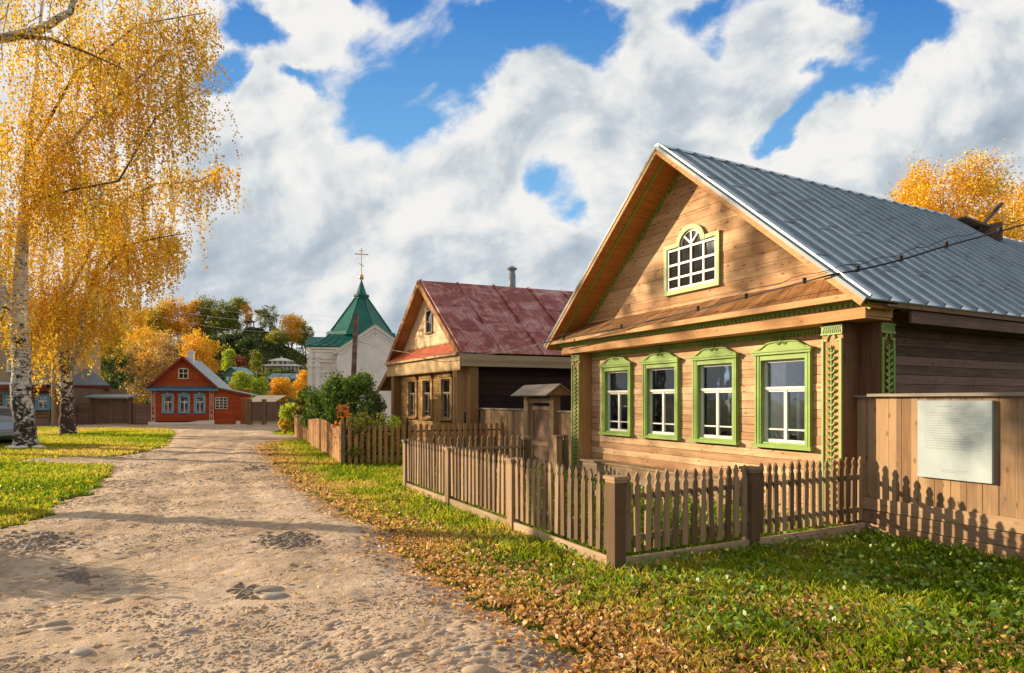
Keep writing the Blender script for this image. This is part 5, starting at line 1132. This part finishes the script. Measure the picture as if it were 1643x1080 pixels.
# garden shrubs behind the street fence
blob_tree('bush', 'large dark green leafy shrub in front of the church wall', 562, 590, 700, 110, 21, 'green', 11000, .10, lobes=34, cat='bush', zb=0)
blob_tree('bush', 'green shrub right of the large shrub by the annex', 598, 618, 720, 60, 19.5, 'dark', 3600, .10, lobes=10, cat='bush', zb=0)
blob_tree('bush', 'smaller bright green shrub over the boarded fence', 512, 618, 700, 62, 24, 'green', 4200, .11, lobes=12, cat='bush', zb=0, seedd=5)
blob_tree('bush', 'sparse orange maple shrub at the corner of the boarded and slatted fences', 553, 645, 735, 44, 16.6, 'maple', 520, .12, lobes=9, cat='bush', zb=0)
blob_tree('bush', 'loose olive and yellow climbing shrub spilling over the slatted fence', 590, 655, 745, 96, 16.2, 'olive', 1500, .11, lobes=32, cat='bush', zb=0, seedd=2)
blob_tree('bush', 'small lime sprig above the slatted fence right of the climbing shrub', 630, 662, 735, 34, 16.3, 'lime', 500, .12, lobes=6, cat='bush', zb=0)
blob_tree('bush', 'yellow shrub at the street end of the boarded fence', 466, 648, 694, 42, 31, 'lime', 3800, .13, lobes=10, cat='bush', zb=0)
blob_tree('bush', 'golden lower bush in front of the yellow shrub', 457, 672, 694, 24, 30.2, 'yellow', 1700, .12, lobes=7, cat='bush', zb=0)
blob_tree('bush', 'olive bush between the yellow shrub and the green shrubs', 489, 622, 700, 34, 29, 'olive', 2600, .13, lobes=9, cat='bush', zb=0)
blob_tree('bush', 'low bush added beyond the left edge to shade the road', -320, 690, 900, 230, 6.8, 'olive', 5000, .07, lobes=9, cat='bush', zb=0, trunk=False)  # unseen bush, added only to cast shade on the lower left road
# undergrowth on the hill
xs_ = rng.uniform(-230, 40, 60000); ys_ = rng.uniform(122, 246, 60000); k = fbm(xs_, ys_, .07, 130, 3) > .47; xs_, ys_ = xs_[k], ys_[k]
C = np.stack([xs_, ys_, hill_z(xs_, ys_) + rng.random(len(xs_)) ** 2 * 1.8], 1)
tag(leaf_obj('undergrowth', C, .8, LM['olive'], None, np.clip(fbm(xs_, ys_, .03, 140, 3) * 1.6 - .6 + rng.normal(size=len(xs_)) * .12, 0, 1)), kind='stuff')
# ---------------------------------------------------------------- far houses
def z0(py, Y): return Z_(py, Y)
Y = 200; s_ = Y / F; vx = X_(452, Y); vz = Z_(598, Y)
vh = thing('villa', 'pale yellow two storey villa with white hipped roofs on the hillside', 'house', (vx, Y, vz - 1.5), R(14)); vh.scale = (1.08, 1, .74)
mb = MB(); mb.box(-4.3, 4.3, 0, 6, 0, 5.2); mb.box(-3.0, 1.8, .8, 5.5, 5.2, 7.2); mb.build('wall', paint('yellow plaster', (.62, .48, .27), .8), vh)
def hip(m, x0, x1, y0, y1, z, h, r): m.add([(x0, y0, z), (x1, y0, z), (x1, y1, z), (x0, y1, z), (x0 + r, (y0 + y1) / 2, z + h), (x1 - r, (y0 + y1) / 2, z + h), (x0, y0, z - .25), (x1, y0, z - .25), (x1, y1, z - .25), (x0, y1, z - .25)], [(0, 1, 5, 4), (1, 2, 5), (2, 3, 4, 5), (3, 0, 4), (6, 7, 1, 0), (7, 8, 2, 1), (8, 9, 3, 2), (9, 6, 0, 3), (9, 8, 7, 6)])
mb = MB(); hip(mb, -5.6, 5.8, -1.8, 6.6, 5.0, 1.2, 3); hip(mb, -3.6, 3.0, .2, 6.0, 7.3, 1.2, 2.2); mb.box(-.6, -.1, 3, 3.4, 8.3, 9.2); mb.build('roof', M['white'], vh)
mb = MB()
for x in (-5.2, -4.4, .6, 1.6, 2.8, 3.8, 4.8): mb.box(x - .13, x + .13, -1.4, -1.2, .5, 4.8)
mb.build('column', M['white'], vh)
for x, z in ((-3, 2.2), (-1.2, 2.2), (1.1, 2.2), (3.2, 2.2), (-2, 5.6), (-.4, 5.6), (.9, 5.6)):
    mb = MB(); mb.box(x - .35, x + .35, (-.04 if z < 5 else .76), (0 if z < 5 else .8), z, z + 1.3); mb.build('window', paint('dark pane', (.08, .09, .1), .2), vh)
Y = 150; gx0 = X_(372, Y); gz = Z_(616, Y)
gh = thing('hut', 'small green hillside house with blue-grey roof', 'house', (gx0, Y, gz - 1), R(-12))
mb = MB(); mb.box(-2.0, 2.0, 0, 5, 0, 3.6); mb.poly([(-2, 3.6), (2, 3.6), (0, 4.9)], 0.0, 5); mb.build('wall', paint('green boards', (.09, .19, .15), .8), gh)
mb = MB(); mb.slope((0, 5.0), (-2.5, 3.3), -.4, 5.4, 0, .12); mb.slope((0, 5.0), (2.5, 3.3), -.4, 5.4, 0, .12); mb.build('roof', paint('blue-grey tin', (.22, .34, .40), .5), gh)
for x in (-1.1, 0.05, 1.2): mb = MB(); mb.box(x - .3, x + .3, -.05, 0, 1.8, 2.7); mb.build('window', M['white'], gh)
Y = 238; gzz = Z_(525, Y); ga = thing('gazebo', 'tiny dark roofed gazebo on top of the hill', 'gazebo', (X_(401.7, Y), Y, gzz - 1.0))
mb = MB(); mb.lathe((0, 0, 0), [(1.9, 2.9), (.9, 3.5), (.5, 4.0), (.02, 4.4)], 6, False); mb.build('roof', M['black'], ga)
mb = MB()
for k in range(6): a = k * math.pi / 3; mb.box(1.4 * math.cos(a) - .1, 1.4 * math.cos(a) + .1, 1.4 * math.sin(a) - .1, 1.4 * math.sin(a) + .1, 0, 3)
mb.build('column', M['greywood'], ga); mb = MB(); mb.lathe((0, 0, 0), [(1.9, .4), (1.9, 1.1)], 6, False); mb.build('floor', M['greywood'], ga)
Y = 120; sh_ = thing('shed', 'dark roofed sheds below the yellow villa', 'shed', (X_(440, Y), Y, Z_(612, Y) - 2)); mb = MB(); mb.box(-1.5, 4.5, 0, 4, 0, 2.6); mb.build('wall', M['dark_side'], sh_)
mb = MB()
for i in range(3): x = -1.6 + i * 2.1; mb.hexa([(x, -.4, 2.3), (x + 1.9, -.4, 2.3), (x + 1.7, 4, 3.6), (x - .2, 4, 3.6), (x, -.4, 2.4), (x + 1.9, -.4, 2.4), (x + 1.7, 4, 3.7), (x - .2, 4, 3.7)])
mb.build('roof', M['bluetin'], sh_)
Y = 55; br = thing('outbuilding', 'low building with pale grey-brown roof behind the dark gate', 'outbuilding', (X_(396, Y), Y, 0)); W_ = X_(436, Y) - X_(396, Y)
mb = MB(); mb.box(0, W_, 0, 3, 0, 1.5); mb.build('wall', M['brown_h'], br); mb = MB(); mb.hexa([(-.2, -.3, 1.45), (W_ + .2, -.3, 1.45), (W_ + .2, 3, 2.1), (-.2, 3, 2.1), (-.2, -.3, 1.5), (W_ + .2, -.3, 1.5), (W_ + .2, 3, 2.15), (-.2, 3, 2.15)]); mb.build('roof', M['greywood'], br)
# ================================================================ stones
def stones(name, P, S3, yaw, mat, tint=None):
    ico = [(0, 0, 1)] + [(math.cos(a) * .82, math.sin(a) * .82, .57) for a in np.linspace(0, 6.283, 7)[:-1]] + [(math.cos(a + .5), math.sin(a + .5), -.1) for a in np.linspace(0, 6.283, 7)[:-1]]
    B = np.array(ico); n = len(P); J = 1 + rng.normal(size=(n, 13, 1)) * .07; V = B[None] * J * S3[:, None, :]; c, s = np.cos(yaw)[:, None], np.sin(yaw)[:, None]
    V = np.stack([V[..., 0] * c - V[..., 1] * s, V[..., 0] * s + V[..., 1] * c, V[..., 2]], -1) + P[:, None, :]
    fs = [(0, 1 + k, 1 + (k + 1) % 6) for k in range(6)] + [(1 + k, 7 + k, 1 + (k + 1) % 6) for k in range(6)] + [(7 + k, 7 + (k + 1) % 6, 1 + (k + 1) % 6) for k in range(6)]
    Ft = (np.array(fs)[None] + (np.arange(n) * 13)[:, None, None]).reshape(-1, 3); me = bpy.data.meshes.new(name)
    me.vertices.add(n * 13); me.vertices.foreach_set('co', V.astype(np.float32).ravel()); me.loops.add(Ft.size); me.loops.foreach_set('vertex_index', Ft.astype(np.int32).ravel())
    me.polygons.add(len(Ft)); me.polygons.foreach_set('loop_start', np.arange(0, Ft.size, 3, dtype=np.int32)); me.polygons.foreach_set('loop_total', np.full(len(Ft), 3, np.int32)); me.polygons.foreach_set('use_smooth', np.full(len(Ft), True)); me.update(calc_edges=True)
    if tint is not None: at = me.attributes.new('tint', 'FLOAT', 'POINT'); at.data.foreach_set('value', np.repeat(tint, 13).astype(np.float32))
    me.materials.append(mat); o = bpy.data.objects.new(name, me); COL.objects.link(o); return o
def scatter_road(n, y0, y1, pw=1.0):
    y = y0 * (y1 / y0) ** (rng.random(n) ** pw); l = np.maximum(ledge(y), -y * .95 - 1); r_ = redge(y); x = l + (r_ - l) * rng.random(n); return x, y
x, y = scatter_road(22000, 3.0, 20); pat = fbm(x, y, .75, 160, 3) + rng.normal(size=len(x)) * .06 > .56; k = pat | (rng.random(len(x)) < .16); ut = (x - ledge(y)) / (redge(y) - ledge(y)); k &= rng.random(len(x)) > .85 * (np.exp(-((ut - .40) / .06) ** 2) + np.exp(-((ut - .72) / .06) ** 2)); x, y, pat = x[k], y[k], pat[k]
L_ = rng.gamma(3, .010, len(x)) + .010; S3 = np.stack([L_, L_ * rng.uniform(.4, .7, len(x)), L_ * rng.uniform(.18, .34, len(x))], 1); yaw = rng.normal(0.25, .35, len(x))
P = np.stack([x, y, road_z(x, y) - S3[:, 2] * np.where(pat, rng.uniform(.2, .75, len(x)), rng.uniform(.5, .85, len(x)))], 1); tag(stones('cobblestones', P, S3, yaw, M['stones'], rng.random(len(x)) * np.where(pat, .9, .45)), kind='stuff')
x, y = scatter_road(30000, 3.0, 14); k = fbm(x, y, 1.3, 165, 3) > .53; x, y = x[k], y[k]; L_ = rng.gamma(2.5, .0032, len(x)) + .003; S3 = np.stack([L_, L_ * rng.uniform(.5, .8, len(x)), L_ * rng.uniform(.3, .5, len(x))], 1)
tag(stones('gravel', np.stack([x, y, road_z(x, y)], 1), S3, rng.uniform(0, 3, len(x)), M['stones'], rng.random(len(x)) ** 1.6), kind='stuff')
px_, py_, L_ = [], [], []
for (a, b, ra, rb, n) in ((462, 876, 46, 11, 260), (395, 957, 22, 9, 90), (60, 878, 60, 18, 260), (120, 932, 30, 12, 80), (410, 755, 26, 5, 120), (880, 1062, 60, 16, 60)):
    for k in range(n):
        u_, v_ = rng.normal(size=2) * .5; q = b + v_ * rb
        if q > 700: Yq = YG(q); px_.append(X_(a + u_ * ra, Yq)); py_.append(Yq); L_.append(rng.uniform(.02, .05))
px_, py_, L_ = map(np.array, (px_, py_, L_)); S3 = np.stack([L_, L_ * rng.uniform(.3, .6, len(L_)), L_ * rng.uniform(.3, .6, len(L_))], 1)
tag(stones('loose_stones', np.stack([px_, py_, road_z(px_, py_)], 1), S3, rng.normal(.3, .4, len(L_)), M['dkstones'], rng.random(len(L_))), kind='stuff')
BIG = [(432, 957, .16, 'long pale cobblestone left in the middle of the road'), (440, 968, .15, 'second long cobblestone just below the middle one'), (130, 1060, .10, 'pale oval stone at the bottom left of the road'), (250, 1062, .08, 'flat stone near the bottom edge left of centre'), (312, 1058, .055, 'dark pointed stone near the bottom edge'),
  (300, 1025, .085, 'light flat stone above the dark pointed stone'), (88, 1010, .09, 'pale elongated stone at the lower left'), (98, 1018, .08, 'pale stone touching the elongated one at lower left'), (495, 1040, .07, 'reddish flat stone near the bottom centre'), (545, 1010, .05, 'small grey stone right of the reddish one'), (640, 970, .045, 'dark small stone by the right wheel track'),
  (706, 1028, .07, 'pale flat stone near the leaves at bottom right'), (740, 1055, .08, 'grey stone at the bottom of the road by the leaves'), (775, 1062, .06, 'rounded grey stone next to the grey bottom stone'), (150, 785, .12, 'dark stone on the left edge of the road'), (275, 740, .2, 'low grey stone where the lawn meets the road'), (530, 1065, .06, 'brown stone at the bottom edge')]
for px, py, r_, lb in BIG:
    Yb = YG(py); xb = X_(px, Yb); zb = float(road_z(np.array([xb]), np.array([Yb]))[0])
    o = stones('stone', np.array([[0., 0., 0.]]), np.array([[r_, r_ * .5, r_ * .26]]), np.array([rng.normal(.3, .3)]), M['stone']); o.location = (xb, Yb, zb); tag(o, lb, 'stone', 'large stones in the road')
    sb = o.modifiers.new('s', 'SUBSURF'); sb.levels = 1; sb.render_levels = 1
for px, py, r_, lb in ((20, 719, .25, 'white stone at the left foot of the thick birch'), (34, 722, .22, 'white stone in front of the thick birch'), (64, 720, .24, 'grey stone right of the thick birch')):
    Yb = 21.2; o = stones('stone', np.array([[0., 0., 0.]]), np.array([[r_, r_ * .6, r_ * .5]]), np.array([.2]), M['white']); o.location = (X_(px, Yb), Yb, .04); tag(o, lb, 'stone', 'stones at the foot of the birch')
# ================================================================ grass
m, t = newmat('grass'); a = t.n('ShaderNodeAttribute', None, attribute_name='tint').outputs['Fac']
c = t.ramp(a, [(0, (.05, .10, .008)), (.3, (.15, .25, .012)), (.6, (.34, .43, .025)), (.82, (.58, .53, .06)), (1, (.66, .46, .14))])
d_ = t.n('ShaderNodeBsdfDiffuse', {0: c}); tr_ = t.n('ShaderNodeBsdfTranslucent', {0: c}); x_ = t.n('ShaderNodeMixShader', {0: .55, 1: d_.outputs[0], 2: tr_.outputs[0]}); t.n('ShaderNodeOutputMaterial', {0: x_.outputs[0]}); M['grass'] = m
def blades(name, x, y, z, h, wd, tint):
    n = len(x); a = rng.uniform(0, 6.283, n); dx, dy = np.cos(a) * wd, np.sin(a) * wd; lx, ly = rng.normal(size=n) * h * .45, rng.normal(size=n) * h * .45
    V = np.stack([np.stack([x - dx, y - dy, z - .01], 1), np.stack([x + dx, y + dy, z - .01], 1), np.stack([x + lx * .4 + dx * .7, y + ly * .4 + dy * .7, z + h * .6], 1), np.stack([x + lx, y + ly, z + h], 1)], 1).reshape(-1, 3).astype(np.float32)
    me = bpy.data.meshes.new(name); me.vertices.add(4 * n); me.vertices.foreach_set('co', V.ravel()); me.loops.add(4 * n); me.loops.foreach_set('vertex_index', np.arange(4 * n, dtype=np.int32)); me.polygons.add(n)
    me.polygons.foreach_set('loop_start', np.arange(0, 4 * n, 4, dtype=np.int32)); me.polygons.foreach_set('loop_total', np.full(n, 4, np.int32)); me.update(calc_edges=True)
    at = me.attributes.new('tint', 'FLOAT', 'POINT'); at.data.foreach_set('value', np.repeat(np.clip(tint, 0, 1), 4).astype(np.float32)); me.materials.append(M['grass']); o = bpy.data.objects.new(name, me); COL.objects.link(o); return tag(o, kind='stuff')
def rpts(n, y0, y1, width, pw=1.0, off=0.0):
    y = y0 * (y1 / y0) ** (rng.random(n) ** pw); u = rng.random(n); return redge(y) + off + width * u, y
def vz_(x, y): return np.minimum(turf_z(x, y), (x - redge(y)) * .25 + .012)
def gt(x, y, d):   # colour drift: yellow and dry by the road, green by the fence
    return .88 - np.clip(d / 2.2, 0, 1) * .33 + (fbm(x, y, 1.1, 170, 3) - .5) * 1.1 + rng.normal(size=len(x)) * .12
x, y = rpts(330000, 3.2, 32, 7.5); k = (x < y * .86 + .6); x, y = x[k], y[k]; d = x - redge(y); k = rng.random(len(x)) < np.clip(.22 + d * .75, 0, 1) * (.35 + .65 * (fbm(x, y, 2.5, 180, 2) > .42)); x, y, d = x[k], y[k], d[k]
hh = (.028 + .060 * rng.random(len(x)) ** 3) * (1 + y * .035) * (.7 + .6 * fbm(x, y, 1.7, 190, 2)) * (.55 + .45 * np.clip(d / 1.2, 0, 1)); blades('verge_grass', x, y, vz_(x, y), hh, .0022 + y * .0006, gt(x, y, d))
y = 7.4 * (38 / 7.4) ** rng.random(170000); x = ledge(y) - 16 * rng.random(len(y)); k = (x > -y * .86 - 1); x, y = x[k], y[k]; d = ledge(y) - x
hh = (.03 + .04 * rng.random(len(x)) ** 2) * (1 + y * .03); tt_ = .74 + (fbm(x, y, .35, 200, 3) - .5) * 1.5 + rng.normal(size=len(x)) * .12 - np.clip(1 - np.abs(y - 12) / 3, 0, 1) * .12; blades('lawn_grass', x, y, np.minimum(turf_z(x, y), d * .25 + .012), hh, .003 + y * .0007, tt_)
# broad-leaved weeds
cx_, cy_ = rpts(1300, 4.2, 12, 5.5, off=.8); k = (cx_ < cy_ * .86) & (rng.random(len(cx_)) < .25 + .75 * ((cx_ > 1.2) & (fbm(cx_, cy_, 1.0, 210, 2) > .40))); cx_, cy_ = cx_[k], cy_[k]
Cw = []; 
for a, b in zip(cx_, cy_): n = rng.integers(5, 12); Cw.append(np.stack([a + rng.normal(size=n) * .055, b + rng.normal(size=n) * .055, .03 + float(turf_z(np.array([a]), np.array([b]))[0]) + rng.random(n) * .07], 1))
Cw = np.concatenate(Cw); tag(leaf_obj('weeds', Cw, .05, LM['green'], None, .35 + rng.random(len(Cw)) * .6, asp=.75, updown=.6), kind='stuff')
# garden bed plants inside the picket fence
n = 5200; lx = rng.uniform(-6.0, .05, n); ly = rng.uniform(-3.8, -.4, n); wx_ = H1.o[0] + H1.x[0] * lx + H1.y[0] * ly; wy_ = H1.o[1] + H1.x[1] * lx + H1.y[1] * ly
tag(leaf_obj('garden_plants', np.stack([wx_, wy_, .03 + rng.random(n) ** 1.4 * (.10 + .22 * fbm(wx_, wy_, 1.2, 220, 2))], 1), .075, LM['green'], None, .3 + rng.random(n) * .6, asp=.7, updown=.7), kind='stuff')
n = 60000; lx = rng.uniform(-6.1, .1, n); ly = rng.uniform(-3.85, -.35, n); wx_ = H1.o[0] + H1.x[0] * lx + H1.y[0] * ly; wy_ = H1.o[1] + H1.x[1] * lx + H1.y[1] * ly; blades('garden_grass', wx_, wy_, turf_z(wx_, wy_), .05 + .09 * rng.random(n) ** 2, np.full(n, .006), .42 + rng.normal(size=n) * .16)
# fallen leaves
x, y = rpts(95000, 3.2, 26, 5.5, off=-.45); d = x - redge(y); pr = np.clip(1.0 - d / (1.1 + 3.6 * np.clip((6.4 - y) / 1.8, 0, 1)), .13, 1) * np.where(d < 0, np.exp(d * 6), 1) * (.4 + .9 * fbm(x, y, 1.4, 230, 2)); k = (rng.random(len(x)) < pr) & (x < y * .86 + .5); x, y, d = x[k], y[k], d[k]
C = np.stack([x, y, np.where(d < 0, road_z(x, y) + .006, vz_(x, y) + .018 + rng.random(len(x)) * .022)], 1); tag(leaf_obj('fallen_leaves', C, .040 * (1 + y * .035) * rng.uniform(.6, 1.3, len(x)), LM['litter'], None, None, asp=.72, updown=.28), kind='stuff')
y = 7.3 * (36 / 7.3) ** rng.random(9000); x = ledge(y) + .1 - 14 * rng.random(len(y)); k = x > -y * .86 - 1; x, y = x[k], y[k]; C = np.stack([x, y, .05 + rng.random(len(x)) * .03], 1); tag(leaf_obj('lawn_leaves', C, .05 * (1 + y * .03) * rng.uniform(.6, 1.3, len(x)), LM['yellow'], None, None, asp=.7, updown=.3), kind='stuff')
x, y = scatter_road(2600, 3.0, 24); C = np.stack([x, y, road_z(x, y) + .008], 1); tag(leaf_obj('road_leaves', C, .022 * (1 + y * .04) * rng.uniform(.6, 1.4, len(x)), LM['litter'], None, None, asp=.6, updown=.2), kind='stuff')
